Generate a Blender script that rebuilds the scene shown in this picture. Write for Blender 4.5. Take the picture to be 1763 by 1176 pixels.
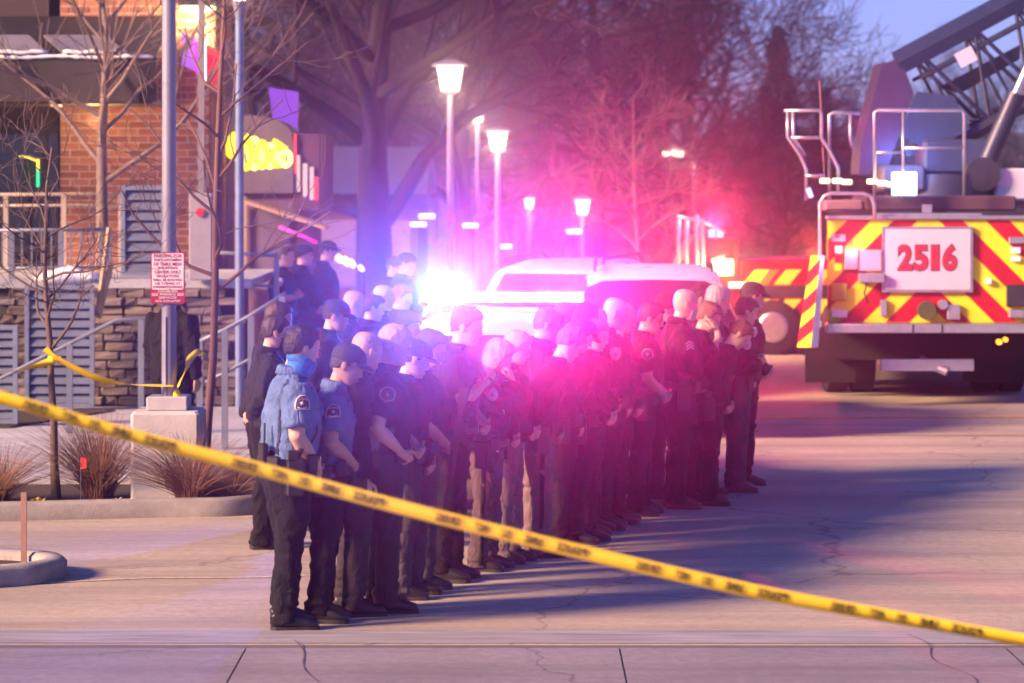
import bpy, bmesh, math, random
import numpy as np
from mathutils import Vector, Matrix, Euler, noise
from math import sin, cos, pi, radians as R

for o in list(bpy.data.objects):
    bpy.data.objects.remove(o)
SC = bpy.context.scene
COL = SC.collection
random.seed(7)

# ------------------------------------------------------------------ camera
F_PX, CX, HOR, CAM_H = 5060.0, 881.5, 310.0, 2.75     # photo pixels (1763 x 1176), metres
cam_d = bpy.data.cameras.new('camera')
cam = bpy.data.objects.new('camera', cam_d)
COL.objects.link(cam)
cam.location = (0, 0, CAM_H)
cam.rotation_euler = (R(90), 0, 0)
cam_d.sensor_width = 36.0
cam_d.lens = 36.0 * F_PX / 1763.0
cam_d.shift_y = -(588 - HOR) / 1763.0
cam_d.clip_start = 0.1
cam_d.clip_end = 2000
cam_d.dof.use_dof = True
cam_d.dof.focus_distance = 20.5
cam_d.dof.aperture_fstop = 2.6
SC.camera = cam

# ------------------------------------------------------------------ sky and sun (dusk, low warm light from the left)
SUN_AZ = R(206)       # direction the light comes from, counter-clockwise from +X
SUN_EL = R(24.0)
W = bpy.data.worlds.new('World'); SC.world = W; W.use_nodes = True
nt = W.node_tree; nt.nodes.clear()
sky = nt.nodes.new('ShaderNodeTexSky'); sky.sky_type = 'NISHITA'; sky.sun_disc = False
sky.sun_elevation = SUN_EL
sky.sun_rotation = pi / 2 - SUN_AZ
sky.altitude = 1700; sky.air_density = 1.2; sky.dust_density = 0.6; sky.ozone_density = 4.0
bg = nt.nodes.new('ShaderNodeBackground'); bg.inputs['Strength'].default_value = 0.05
out = nt.nodes.new('ShaderNodeOutputWorld')
tint = nt.nodes.new('ShaderNodeMix'); tint.data_type = 'RGBA'; tint.blend_type = 'MULTIPLY'; tint.inputs[0].default_value = 1.0
tint.inputs[7].default_value = (0.66, 0.62, 1.32, 1)          # violet cast of the dusk sky
nt.links.new(sky.outputs[0], tint.inputs[6]); nt.links.new(tint.outputs[2], bg.inputs[0]); nt.links.new(bg.outputs[0], out.inputs[0])
sl = bpy.data.lights.new('sun', 'SUN'); sl.energy = 4.4; sl.angle = R(13.0); sl.color = (1.0, 0.60, 0.34)
sun = bpy.data.objects.new('sun', sl); COL.objects.link(sun)
sd = Vector((cos(SUN_AZ) * cos(SUN_EL), sin(SUN_AZ) * cos(SUN_EL), sin(SUN_EL)))
sun.rotation_euler = sd.to_track_quat('Z', 'Y').to_euler()

SC.view_settings.view_transform = 'Standard'
SC.view_settings.look = 'None'
SC.view_settings.gamma = 1.0
SC.view_settings.exposure = 1.65
SC.render.engine = 'CYCLES'
SC.cycles.use_denoising = True
SC.cycles.max_bounces = 6
SC.cycles.volume_bounces = 0
SC.cycles.sample_clamp_indirect = 4.0
SC.cycles.caustics_reflective = False
SC.cycles.caustics_refractive = False

HAZE, HAZE_G = 0.0026, 0.965      # air added to stand in for lens glow: density, forward scattering
# ------------------------------------------------------------------ helpers
def at(px, py, d):
    """photo pixel at distance d -> world point"""
    return Vector(((px - CX) / F_PX * d, d, CAM_H - (py - HOR) / F_PX * d))
def xat(px, d): return (px - CX) / F_PX * d
def zat(py, d): return CAM_H - (py - HOR) / F_PX * d
def gd(py): return CAM_H * F_PX / (py - HOR)

MATS = {}
def mat(name, col, rough=0.7, metal=0.0, var=0.12, scale=6.0, bump=0.0, bscale=40.0, emit=None, es=0.0,
        col2=None, spec=0.5, stretch=None, alpha=1.0, sheen=0.0):
    if name in MATS: return MATS[name]
    m = bpy.data.materials.new(name); m.use_nodes = True
    n = m.node_tree.nodes; l = m.node_tree.links
    b = n['Principled BSDF']
    b.inputs['Roughness'].default_value = rough
    b.inputs['Metallic'].default_value = metal
    b.inputs['Specular IOR Level'].default_value = spec
    if sheen: b.inputs['Sheen Weight'].default_value = sheen
    tc = n.new('ShaderNodeTexCoord'); mp = n.new('ShaderNodeMapping')
    l.new(tc.outputs['Object'], mp.inputs[0])
    if stretch: mp.inputs['Scale'].default_value = stretch
    tx = n.new('ShaderNodeTexNoise'); tx.inputs['Scale'].default_value = scale; tx.inputs['Detail'].default_value = 6
    tx.inputs['Roughness'].default_value = 0.62
    l.new(mp.outputs[0], tx.inputs['Vector'])
    cr = n.new('ShaderNodeValToRGB')
    c1 = tuple(max(0, c * (1 - var)) for c in col); c2 = tuple(c * (1 + var) for c in (col2 or col))
    cr.color_ramp.elements[0].color = (*c1, 1); cr.color_ramp.elements[1].color = (*c2, 1)
    cr.color_ramp.elements[0].position = 0.3; cr.color_ramp.elements[1].position = 0.7
    l.new(tx.outputs['Fac'], cr.inputs[0]); l.new(cr.outputs[0], b.inputs['Base Color'])
    rr = n.new('ShaderNodeMapRange'); rr.inputs['To Min'].default_value = max(0, rough - 0.1); rr.inputs['To Max'].default_value = min(1, rough + 0.1)
    l.new(tx.outputs['Fac'], rr.inputs['Value']); l.new(rr.outputs[0], b.inputs['Roughness'])
    if bump:
        t2 = n.new('ShaderNodeTexNoise'); t2.inputs['Scale'].default_value = bscale; t2.inputs['Detail'].default_value = 4
        l.new(mp.outputs[0], t2.inputs['Vector'])
        bp = n.new('ShaderNodeBump'); bp.inputs['Strength'].default_value = bump; bp.inputs['Distance'].default_value = 0.01
        l.new(t2.outputs['Fac'], bp.inputs['Height']); l.new(bp.outputs[0], b.inputs['Normal'])
    if emit:
        b.inputs['Emission Color'].default_value = (*emit, 1); b.inputs['Emission Strength'].default_value = es
        m.cycles.emission_sampling = 'NONE'
    if alpha < 1: b.inputs['Alpha'].default_value = alpha
    MATS[name] = m
    return m

def link(ob, parent=None):
    COL.objects.link(ob)
    if parent is not None: ob.parent = parent
    return ob
def tag(o, label=None, cat=None, group=None, kind=None):
    if label: o['label'] = label
    if cat: o['category'] = cat
    if group: o['group'] = group
    if kind: o['kind'] = kind
    return o
def thing(name, label, cat, loc=(0, 0, 0), rz=0.0, group=None):
    o = bpy.data.objects.new(name, None); o.empty_display_size = 0.2
    COL.objects.link(o); o.location = loc; o.rotation_euler = (0, 0, rz)
    return tag(o, label, cat, group)
def copy_tree(o, parent=None):
    c = o.copy(); COL.objects.link(c)
    if parent is not None: c.parent = parent
    for ch in list(o.children): copy_tree(ch, c)
    return c

class MB:
    def __init__(s): s.V = []; s.F = []; s.M = []
    def add(s, V, F, m=0):
        b = len(s.V); s.V += [tuple(v) for v in V]
        for f in F: s.F.append(tuple(i + b for i in f)); s.M.append(m)
        return s
    def box(s, x0, x1, y0, y1, z0, z1, m=0, bev=0.0):
        if bev:
            b = bev
            V = []
            for z, k in ((z0, b), (z0 + b, 0), (z1 - b, 0), (z1, b)):
                for (x, y) in ((x0 + b + k * .0 + (k), y0 + k), (x1 - b - k, y0 + k), (x1 - k, y0 + b + k), (x1 - k, y1 - b - k),
                               (x1 - b - k, y1 - k), (x0 + b + k, y1 - k), (x0 + k, y1 - b - k), (x0 + k, y0 + b + k)):
                    V.append((x, y, z))
            F = [tuple(range(7, -1, -1)), tuple(range(24, 32))]
            for r in range(3):
                for i in range(8): F.append((r * 8 + i, r * 8 + (i + 1) % 8, r * 8 + 8 + (i + 1) % 8, r * 8 + 8 + i))
            return s.add(V, F, m)
        V = [(x0, y0, z0), (x1, y0, z0), (x1, y1, z0), (x0, y1, z0), (x0, y0, z1), (x1, y0, z1), (x1, y1, z1), (x0, y1, z1)]
        return s.add(V, [(3, 2, 1, 0), (4, 5, 6, 7), (0, 1, 5, 4), (1, 2, 6, 5), (2, 3, 7, 6), (3, 0, 4, 7)], m)
    def loft(s, path, n=12, ref=(1, 0, 0), m=0, cap=True, pw=2.0):
        """path: (centre, a, b): a = radius along ref, b = radius across"""
        P = [Vector(p[0]) for p in path]; ref = Vector(ref); V = []; F = []
        for i, p in enumerate(path):
            t = (P[min(i + 1, len(P) - 1)] - P[max(i - 1, 0)])
            if t.length < 1e-6: t = Vector((0, 0, 1))
            t.normalize()
            u = ref - t * ref.dot(t)
            if u.length < 1e-4: u = Vector((0, 1, 0)) - t * t.y
            u.normalize(); v = t.cross(u)
            for k in range(n):
                a = 2 * pi * k / n; c_, s_ = cos(a), sin(a)
                c2 = math.copysign(abs(c_) ** (2 / pw), c_); s2 = math.copysign(abs(s_) ** (2 / pw), s_)
                V.append(P[i] + u * (p[1] * c2) + v * (p[2] * s2))
        for i in range(len(path) - 1):
            for k in range(n): F.append((i * n + k, i * n + (k + 1) % n, (i + 1) * n + (k + 1) % n, (i + 1) * n + k))
        if cap:
            F.append(tuple(range(n - 1, -1, -1))); F.append(tuple(range((len(path) - 1) * n, len(path) * n)))
        return s.add(V, F, m)
    def tube(s, pts, r, n=8, m=0):
        return s.loft([(p, r, r) for p in pts], n=n, ref=(0.31, 0.57, 0.76), m=m)
    def cyl(s, p0, p1, r0, r1=None, n=16, m=0):
        r1 = r0 if r1 is None else r1
        return s.loft([(p0, r0, r0), (p1, r1, r1)], n=n, ref=(0.31, 0.57, 0.76), m=m)
    def ell(s, c, rx, ry, rz, n=12, k=8, m=0):
        V = []; F = []
        for i in range(1, k):
            t = pi * i / k
            for j in range(n): V.append((c[0] + rx * sin(t) * cos(2 * pi * j / n), c[1] + ry * sin(t) * sin(2 * pi * j / n), c[2] - rz * cos(t)))
        b = len(V); V += [(c[0], c[1], c[2] - rz), (c[0], c[1], c[2] + rz)]
        for i in range(k - 2):
            for j in range(n): F.append((i * n + j, i * n + (j + 1) % n, (i + 1) * n + (j + 1) % n, (i + 1) * n + j))
        for j in range(n):
            F.append((b, (j + 1) % n, j)); F.append((b + 1, (k - 2) * n + j, (k - 2) * n + (j + 1) % n))
        return s.add(V, F, m)
    def prism(s, poly, axis, a0, a1, m=0):
        """extrude a 2-D polygon along axis ('x','y','z')"""
        def p3(p, a): return {'x': (a, p[0], p[1]), 'y': (p[0], a, p[1]), 'z': (p[0], p[1], a)}[axis]
        n = len(poly); V = [p3(p, a0) for p in poly] + [p3(p, a1) for p in poly]
        F = [tuple(range(n - 1, -1, -1)), tuple(range(n, 2 * n))] + [(i, (i + 1) % n, n + (i + 1) % n, n + i) for i in range(n)]
        return s.add(V, F, m)
    def xf(s, M):
        s.V = [tuple(M @ Vector(v)) for v in s.V]; return s
    def mesh(s, name, mats, smooth=False, fix=True):
        me = bpy.data.meshes.new(name); me.from_pydata(s.V, [], s.F)
        for m_ in (mats if isinstance(mats, (list, tuple)) else [mats]): me.materials.append(m_)
        if any(s.M): me.polygons.foreach_set('material_index', s.M)
        if fix and len(s.F) < 60000:
            bm = bmesh.new(); bm.from_mesh(me); bmesh.ops.recalc_face_normals(bm, faces=bm.faces); bm.to_mesh(me); bm.free()
        if smooth: me.shade_smooth() if smooth is True else me.shade_auto(smooth)
        me.update()
        return me
    def build(s, name, mats, parent=None, smooth=False, loc=None, fix=True):
        me = s.mesh(name, mats, False, fix)
        o = bpy.data.objects.new(name, me); link(o, parent)
        if loc is not None: o.location = loc
        if smooth: smooth_mesh(me, 180 if smooth is True else smooth)
        return o

def smooth_mesh(me, ang=40):
    me.polygons.foreach_set('use_smooth', [True] * len(me.polygons))
    if ang < 180:
        bm = bmesh.new(); bm.from_mesh(me); a = R(ang)
        for e in bm.edges:
            if len(e.link_faces) == 2 and e.calc_face_angle(0) > a: e.smooth = False
        bm.to_mesh(me); bm.free()

def obj(name, me, parent=None, loc=None, rot=None):
    o = bpy.data.objects.new(name, me); link(o, parent)
    if loc is not None: o.location = loc
    if rot is not None: o.rotation_euler = rot
    return o

def text_mesh(s, size, extrude=0.002, offset=0.0, spacing=1.0, width=None):
    c = bpy.data.curves.new('lettering', 'FONT'); c.body = s; c.size = size; c.extrude = extrude; c.offset = offset
    c.align_x = 'CENTER'; c.align_y = 'CENTER'; c.space_character = spacing; c.resolution_u = 3
    o = bpy.data.objects.new('tmp', c); COL.objects.link(o)
    dg = bpy.context.evaluated_depsgraph_get()
    me = bpy.data.meshes.new_from_object(o.evaluated_get(dg))
    bpy.data.objects.remove(o); bpy.data.curves.remove(c)
    if width:
        xs = [v.co.x for v in me.vertices]
        k = width / max(1e-6, max(xs) - min(xs))
        for v in me.vertices: v.co.x *= k
    me.name = 'lettering'
    return me

def remesh(mb, voxel, it=4, name='m', fac=0.5):
    me = bpy.data.meshes.new(name); me.from_pydata(mb.V, [], mb.F)
    o = bpy.data.objects.new('tmp', me); COL.objects.link(o)
    md = o.modifiers.new('r', 'REMESH'); md.mode = 'VOXEL'; md.voxel_size = voxel
    sm = o.modifiers.new('s', 'SMOOTH'); sm.factor = fac; sm.iterations = it
    dg = bpy.context.evaluated_depsgraph_get()
    r = bpy.data.meshes.new_from_object(o.evaluated_get(dg))
    bpy.data.objects.remove(o); bpy.data.meshes.remove(me)
    r.name = name
    return r
def verts(me):
    a = np.empty(len(me.vertices) * 3, np.float32); me.vertices.foreach_get('co', a); return a.reshape(-1, 3)
def norms(me):
    a = np.empty(len(me.vertices) * 3, np.float32); me.vertex_normals.foreach_get('vector', a); return a.reshape(-1, 3)
def set_verts(me, a):
    me.vertices.foreach_set('co', np.ascontiguousarray(a, np.float32).ravel()); me.update()
# ------------------------------------------------------------------ ground
def ground_mat(name, c1, c2, dark, bump=0.35, streak=(0.12, 1.6, 1), speck=0.35, rough=0.85):
    m = bpy.data.materials.new(name); m.use_nodes = True
    n = m.node_tree.nodes; l = m.node_tree.links; b = n['Principled BSDF']
    tc = n.new('ShaderNodeTexCoord')
    def nz(scale, detail=6, st=None, rough_=0.6):
        t = n.new('ShaderNodeTexNoise'); t.inputs['Scale'].default_value = scale; t.inputs['Detail'].default_value = detail
        t.inputs['Roughness'].default_value = rough_
        if st:
            mp = n.new('ShaderNodeMapping'); mp.inputs['Scale'].default_value = st
            mp.inputs['Rotation'].default_value = (0, 0, R(8))
            l.new(tc.outputs['Object'], mp.inputs[0]); l.new(mp.outputs[0], t.inputs['Vector'])
        else: l.new(tc.outputs['Object'], t.inputs['Vector'])
        return t
    def ramp(src, p0, p1, a, c):
        r = n.new('ShaderNodeValToRGB'); r.color_ramp.elements[0].position = p0; r.color_ramp.elements[1].position = p1
        r.color_ramp.elements[0].color = (*a, 1); r.color_ramp.elements[1].color = (*c, 1); l.new(src, r.inputs[0]); return r
    def mix(fac, a, bb, mode='MIX'):
        x = n.new('ShaderNodeMix'); x.data_type = 'RGBA'; x.blend_type = mode
        if isinstance(fac, float): x.inputs[0].default_value = fac
        else: l.new(fac, x.inputs[0])
        l.new(a, x.inputs[6]); l.new(bb, x.inputs[7]); return x.outputs[2]
    base = ramp(nz(0.55, 8).outputs['Fac'], 0.35, 0.65, c1, c2)
    g = ramp(nz(120, 3).outputs['Fac'], 0.3, 0.72, (1 - speck,) * 3, (1 + speck,) * 3)
    g2 = ramp(nz(14, 8, None, .75).outputs['Fac'], 0.36, 0.66, (.80,) * 3, (1.16,) * 3)
    c = mix(1.0, base.outputs[0], g.outputs[0], 'MULTIPLY'); c = mix(1.0, c, g2.outputs[0], 'MULTIPLY')
    st = ramp(nz(1.0, 9, streak, .7).outputs['Fac'], 0.44, 0.64, (0, 0, 0), (1, 1, 1))
    dk = n.new('ShaderNodeRGB'); dk.outputs[0].default_value = (*dark, 1)
    mlt = n.new('ShaderNodeMath'); mlt.operation = 'MULTIPLY'; mlt.inputs[1].default_value = 0.75; l.new(st.outputs[0], mlt.inputs[0])
    c = mix(mlt.outputs[0], c, dk.outputs[0])
    # hairline cracks
    vo = n.new('ShaderNodeTexVoronoi'); vo.feature = 'DISTANCE_TO_EDGE'; vo.inputs['Scale'].default_value = 0.33
    wob = nz(1.3, 5); ad = n.new('ShaderNodeVectorMath'); ad.operation = 'MULTIPLY_ADD'; ad.inputs[1].default_value = (0.9, 0.9, 0)
    l.new(wob.outputs['Color'], ad.inputs[0]); l.new(tc.outputs['Object'], ad.inputs[2]); l.new(ad.outputs[0], vo.inputs['Vector'])
    ck = ramp(vo.outputs['Distance'], 0.002, 0.006, (1, 1, 1), (0, 0, 0))
    mk = n.new('ShaderNodeMath'); mk.operation = 'MULTIPLY'; mk.inputs[1].default_value = 0.6; l.new(ck.outputs[0], mk.inputs[0])
    dk2 = n.new('ShaderNodeRGB'); dk2.outputs[0].default_value = (*[x * 0.35 for x in dark], 1)
    c = mix(mk.outputs[0], c, dk2.outputs[0])
    l.new(c, b.inputs['Base Color']); b.inputs['Roughness'].default_value = rough
    bp = n.new('ShaderNodeBump'); bp.inputs['Strength'].default_value = bump; bp.inputs['Distance'].default_value = 0.012
    l.new(nz(70, 5).outputs['Fac'], bp.inputs['Height']); l.new(bp.outputs[0], b.inputs['Normal'])
    MATS[name] = m
    return m

M_ASPH = ground_mat('asphalt', (0.38, 0.335, 0.275), (0.48, 0.42, 0.345), (0.24, 0.205, 0.19))
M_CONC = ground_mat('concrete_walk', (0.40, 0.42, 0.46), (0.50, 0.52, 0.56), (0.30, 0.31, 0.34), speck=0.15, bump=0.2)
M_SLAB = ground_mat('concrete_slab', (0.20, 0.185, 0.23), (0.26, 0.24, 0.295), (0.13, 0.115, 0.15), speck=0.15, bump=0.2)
M_MULCH = mat('mulch', (0.055, 0.04, 0.032), 0.95, var=0.5, scale=30, bump=1.0, bscale=60)
M_GRASS = mat('dry_grass', (0.11, 0.10, 0.055), 0.95, var=0.4, scale=3, bump=0.8, bscale=50)
M_KERB = mat('kerb_concrete', (0.30, 0.285, 0.27), 0.9, var=0.25, scale=5, bump=0.4, bscale=60)
M_PAINT = mat('road_paint_yellow', (0.62, 0.40, 0.10), 0.8, var=0.35, scale=9)
M_SALT = mat('sand_trail', (0.52, 0.44, 0.33), 0.95, var=0.4, scale=25)

def sheet(name, poly, z, m, kind='structure', thick=0.0):
    b = MB()
    if thick: b.prism(poly, 'z', z - thick, z)
    else: b.add([(x, y, z) for x, y in poly], [tuple(range(len(poly)))])
    o = b.build(name, m)
    if kind: o['kind'] = kind
    return o

g = sheet('parking_lot', [(-150, -30), (150, -30), (150, 205), (-150, 205)], 0.0, M_ASPH)
# slabs of the near concrete apron, one by one, joints between them
apron = sheet('concrete_apron', [(-30, 6), (30, 6), (30, 17.25), (-30, 17.45)], 0.004, mat('joint_dirt', (0.12, 0.105, 0.13), 0.95))
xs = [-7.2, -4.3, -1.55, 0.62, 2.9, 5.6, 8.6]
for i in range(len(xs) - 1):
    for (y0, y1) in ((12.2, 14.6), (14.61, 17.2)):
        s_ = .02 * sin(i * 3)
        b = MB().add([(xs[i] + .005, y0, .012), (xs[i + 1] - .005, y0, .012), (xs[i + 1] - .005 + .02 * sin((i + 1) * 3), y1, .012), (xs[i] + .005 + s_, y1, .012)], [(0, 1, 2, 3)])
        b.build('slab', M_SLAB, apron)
# long crack in the apron, a dark filled line
def ribbon(pts, w, z):
    V = []; F = []
    for i, (x, y) in enumerate(pts):
        ww = w * random.uniform(.5, 1.3); V += [(x - ww, y, z), (x + ww, y, z)]
        if i: F.append((2 * i - 2, 2 * i - 1, 2 * i + 1, 2 * i))
    return MB().add(V, F)
pts = [(xat(1562 + 115 * t + 14 * sin(9 * t), gd(1096 + 85 * t)), gd(1096 + 85 * t)) for t in [i / 14 for i in range(15)]]
ribbon(pts, .005, .016).build('crack_line', mat('crack', (0.07, 0.06, 0.075), 0.9), apron)
pts = [(xat(505 + 40 * t + 8 * sin(7 * t), gd(1105 + 75 * t)), gd(1105 + 75 * t)) for t in [i / 10 for i in range(11)]]
ribbon(pts, .004, .016).build('crack_line', MATS['crack'], apron)
# gutter line between apron and lot, painted line on the road, sand trail
tag(sheet('gutter', [(-25, 17.52), (25, 17.35), (25, 17.85), (-25, 18.0)], 0.004, mat('gutter_concrete', (0.30, 0.30, 0.33), 0.6, var=0.4, scale=3, stretch=(.4, 6, 1))))
tag(sheet('painted_line', [(2.8, 34.0), (40, 34.4), (40, 34.62), (2.8, 34.2)], 0.005, M_PAINT))
tag(sheet('painted_line', [(2.9, 31.6), (40, 31.0), (40, 31.12), (2.9, 31.72)], 0.005, mat('worn_line', (0.33, 0.25, 0.17), 0.9, var=0.3, scale=12)))
V = []; F = []
for i in range(41):
    t = i / 40; x = -4.4 + 4.0 * t; y = 19.6 + 1.0 * t ** .6 + 0.05 * sin(t * 17); w = .035 * (0.5 + noise.noise((t * 9, 2, 1)) * .8 + .4)
    V += [(x, y - max(w, .01), .004), (x, y + max(w, .01), .004)]
    if i: F.append((2 * i - 2, 2 * i, 2 * i + 1, 2 * i - 1))
tag(MB().add(V, F).build('sand_trail', M_SALT), kind='structure')

def kerb(path, w=0.15, h=0.15, name='kerb', m=None):
    """rounded-top kerb swept along a ground path"""
    V = []; F = []; n = 6
    prof = [(-w / 2, 0), (-w / 2, h - .03), (-w / 2 + .03, h), (w / 2 - .03, h), (w / 2, h - .03), (w / 2, 0)]
    P = [Vector((x, y, 0)) for x, y in path]
    for i, p in enumerate(P):
        t = (P[min(i + 1, len(P) - 1)] - P[max(0, i - 1)]).normalized(); s_ = Vector((t.y, -t.x, 0))
        for (a, z) in prof: V.append(p + s_ * a + Vector((0, 0, z - .002 + .004 * noise.noise(p * 2))))
        if i:
            for k in range(n - 1): F.append(((i - 1) * n + k, (i - 1) * n + k + 1, i * n + k + 1, i * n + k))
    F.append(tuple(range(n))); F.append(tuple(range(len(P) * n - n, len(P) * n)))
    o = MB().add(V, F).build(name, m or M_KERB, smooth=50)
    o['kind'] = 'structure'
    return o
def arc(cx, cy, r, a0, a1, n=8): return [(cx + r * cos(R(a0 + (a1 - a0) * i / n)), cy + r * sin(R(a0 + (a1 - a0) * i / n))) for i in range(n + 1)]
# planting bed behind its kerb
bed_edge = [(-9 + .6 * i, 22.75 + .108 * i * 1.15) for i in range(11)] + arc(-2.55, 24.55, .5, -95, 60, 8) + [(-2.5, 25.3), (-2.6, 25.7)]
kerb(bed_edge, .16, .15)
sheet('planting_bed', bed_edge + [(-9, 25.7)], .09, M_MULCH)
# raised sidewalk and planting strip behind
sheet('sidewalk', [(-12, 25.75), (-2.62, 25.75), (-1.9, 34), (-1.2, 42), (-12, 42)], .13, M_CONC, thick=.2)
sheet('dark_bed', [(-12, 31.0), (-5.3, 31.0), (-4.5, 33.3), (-12, 33.3)], .15, M_MULCH, thick=.08)
# small kerb island at the left edge
isl = [(-9, 19.45), (-4.0, 19.75), (-3.55, 19.85)] + arc(-3.62, 20.35, .45, -75, 75, 7) + [(-4.2, 21.0), (-9, 21.2)]
kerb(isl, .17, .14)
sheet('island_soil', isl[1:-1] + [(-9, 21.0), (-9, 19.6)], .07, M_MULCH)
# far kerb and verge, terrain and hills
kerb([(-1 + i * 2.0, 46.9) for i in range(26)], .18, .15)
sheet('verge', [(-60, 47.0), (60, 47.0), (60, 204), (-60, 204)], .06, M_GRASS)

def hills():
    V = []; F = []; nx, ny = 90, 12
    for j in range(ny):
        for i in range(nx):
            x = -140 + 280 * i / (nx - 1); t = j / (ny - 1); y = 135 + 60 * t
            h = (5.5 + 3.0 * noise.noise((x * .012, 3.1, 0)) + 1.6 * noise.noise((x * .045, y * .03, 4))) * sin(min(1, t * 1.25) * pi / 2)
            V.append((x, y, h - .3 + .5 * noise.noise((x * .3, y * .3, 1))))
    for j in range(ny - 1):
        for i in range(nx - 1): F.append((j * nx + i, j * nx + i + 1, (j + 1) * nx + i + 1, (j + 1) * nx + i))
    o = MB().add(V, F).build('hills', mat('hill_scrub', (0.07, 0.06, 0.055), 1.0, var=.4, scale=.4, bump=1, bscale=2), smooth=True); o['kind'] = 'structure'
hills()

# ------------------------------------------------------------------ restaurant building (brick) on its terrace
M_MORT = mat('mortar', (0.55, 0.45, 0.38), 0.95, var=.15, scale=20)
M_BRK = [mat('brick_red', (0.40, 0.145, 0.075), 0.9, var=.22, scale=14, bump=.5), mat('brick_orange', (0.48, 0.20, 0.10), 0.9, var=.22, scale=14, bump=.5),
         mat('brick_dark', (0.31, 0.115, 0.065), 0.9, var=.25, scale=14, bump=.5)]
def brick_tex(name, c1, c2, mo, bw=.25, bh=.09, rot=(R(90), 0, 0)):
    m = bpy.data.materials.new(name); m.use_nodes = True; n = m.node_tree.nodes; l = m.node_tree.links; b = n['Principled BSDF']
    tc = n.new('ShaderNodeTexCoord'); mp = n.new('ShaderNodeMapping'); mp.inputs['Rotation'].default_value = rot
    t = n.new('ShaderNodeTexBrick'); t.inputs['Scale'].default_value = 1; t.inputs['Brick Width'].default_value = bw; t.inputs['Row Height'].default_value = bh
    t.inputs['Mortar Size'].default_value = .009; t.inputs['Color1'].default_value = (*c1, 1); t.inputs['Color2'].default_value = (*c2, 1); t.inputs['Mortar'].default_value = (*mo, 1)
    l.new(tc.outputs['Object'], mp.inputs[0]); l.new(mp.outputs[0], t.inputs['Vector']); l.new(t.outputs['Color'], b.inputs['Base Color'])
    bp = n.new('ShaderNodeBump'); bp.inputs['Strength'].default_value = .4; bp.inputs['Distance'].default_value = .01
    l.new(t.outputs['Fac'], bp.inputs['Height']); bp.invert = True; l.new(bp.outputs[0], b.inputs['Normal'])
    b.inputs['Roughness'].default_value = .9
    MATS[name] = m
    return m
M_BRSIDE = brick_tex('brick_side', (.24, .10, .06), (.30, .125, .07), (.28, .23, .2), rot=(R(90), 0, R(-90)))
M_FRAME = mat('dark_frame', (.03, .03, .033), .5, .3)
M_GLASSD = mat('dark_glass', (.012, .013, .017), .08, 0, var=.05, spec=.8)
M_STUCCO = mat('beige_stucco', (.15, .125, .14), .9, var=.2, scale=3, bump=.3)
M_ROOFM = mat('canopy_metal', (.022, .02, .024), .6, .2, var=.2)
M_SNOW = mat('snow', (.82, .84, .88), .8, var=.05, bump=.5, bscale=25)
M_WARMGLOW = mat('jamb_glow', (.3, .2, .1), .5, emit=(1.0, .55, .22), es=.12)

BY = 38.0                                  # front plane of the brick wall
bx0, bx1, bz0, bz1 = -5.84, -3.92, 1.66, 5.3
rest = thing('restaurant', 'brick restaurant with dark metal canopy and lit signs above a stone terrace', 'building', (0, 0, 0))
wall = MB().box(bx0, bx1 - .002, BY + .007, BY + .5, 1.5, 5.6).build('wall', M_MORT, rest)
bw, bh, j = .236, .076, .017
brick_me = []
for m_ in M_BRK:
    brick_me.append(MB().box(-bw / 2, bw / 2, 0, .05, -bh / 2, bh / 2, bev=.004).mesh('brick', m_))
half_me = MB().box(-.055, .055, 0, .05, -bh / 2, bh / 2, bev=.004).mesh('brick', M_BRK[0])
row = 0; z = bz0 + bh / 2; cnt = 0
while z < 5.2 and cnt < 296:
    x = bx0 + (bw / 2 if row % 2 == 0 else .0)
    while x < bx1 - .02 and cnt < 298:
        me = random.choices(brick_me, (5, 4, 2))[0]
        if x + bw / 2 > bx1 + .001: me = half_me; x = bx1 - .058
        if x - bw / 2 < bx0 - .001: me = half_me; xx = bx0 + .058
        else: xx = x
        o = obj('brick', me, wall, (xx, BY + random.uniform(-.004, .003), z)); cnt += 1
        x += bw + j
    z += bh + j; row += 1
zt = z - bh / 2
# rest of the shell: return wall, left bay with window, upper mass
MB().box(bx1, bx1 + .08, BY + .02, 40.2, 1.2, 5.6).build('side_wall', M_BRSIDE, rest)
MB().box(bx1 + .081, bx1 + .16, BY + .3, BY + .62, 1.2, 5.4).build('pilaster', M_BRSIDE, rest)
MB().box(bx1 + .081, bx1 + .13, BY + 1.1, BY + 2.1, 1.5, 3.6).build('recess_panel', mat('plum_panel', (.13, .06, .055), .8, var=.2), rest)
MB().box(-9.5, bx0, BY + .25, BY + .6, 1.2, 5.6).build('wall', mat('dark_wall', (.07, .055, .05), .9), rest)
MB().box(-9.5, bx0 - .15, BY - .02, BY + .2, 4.2, 5.6).build('fascia', mat('fascia_brown', (.06, .04, .04), .8), rest)
win = MB().box(-9.4, bx0 - .05, BY + .16, BY + .22, 1.9, 3.35).build('window', M_GLASSD, rest)
MB().box(-9.4, bx0 - .02, BY + .08, BY + .15, 1.82, 1.9).box(-9.4, bx0 - .02, BY + .08, BY + .15, 3.35, 3.45).box(-6.1, -6.03, BY + .1, BY + .15, 1.9, 3.35).box(-6.75, -6.68, BY + .1, BY + .15, 1.9, 3.35).build('window_frame', M_FRAME, win)
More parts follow.
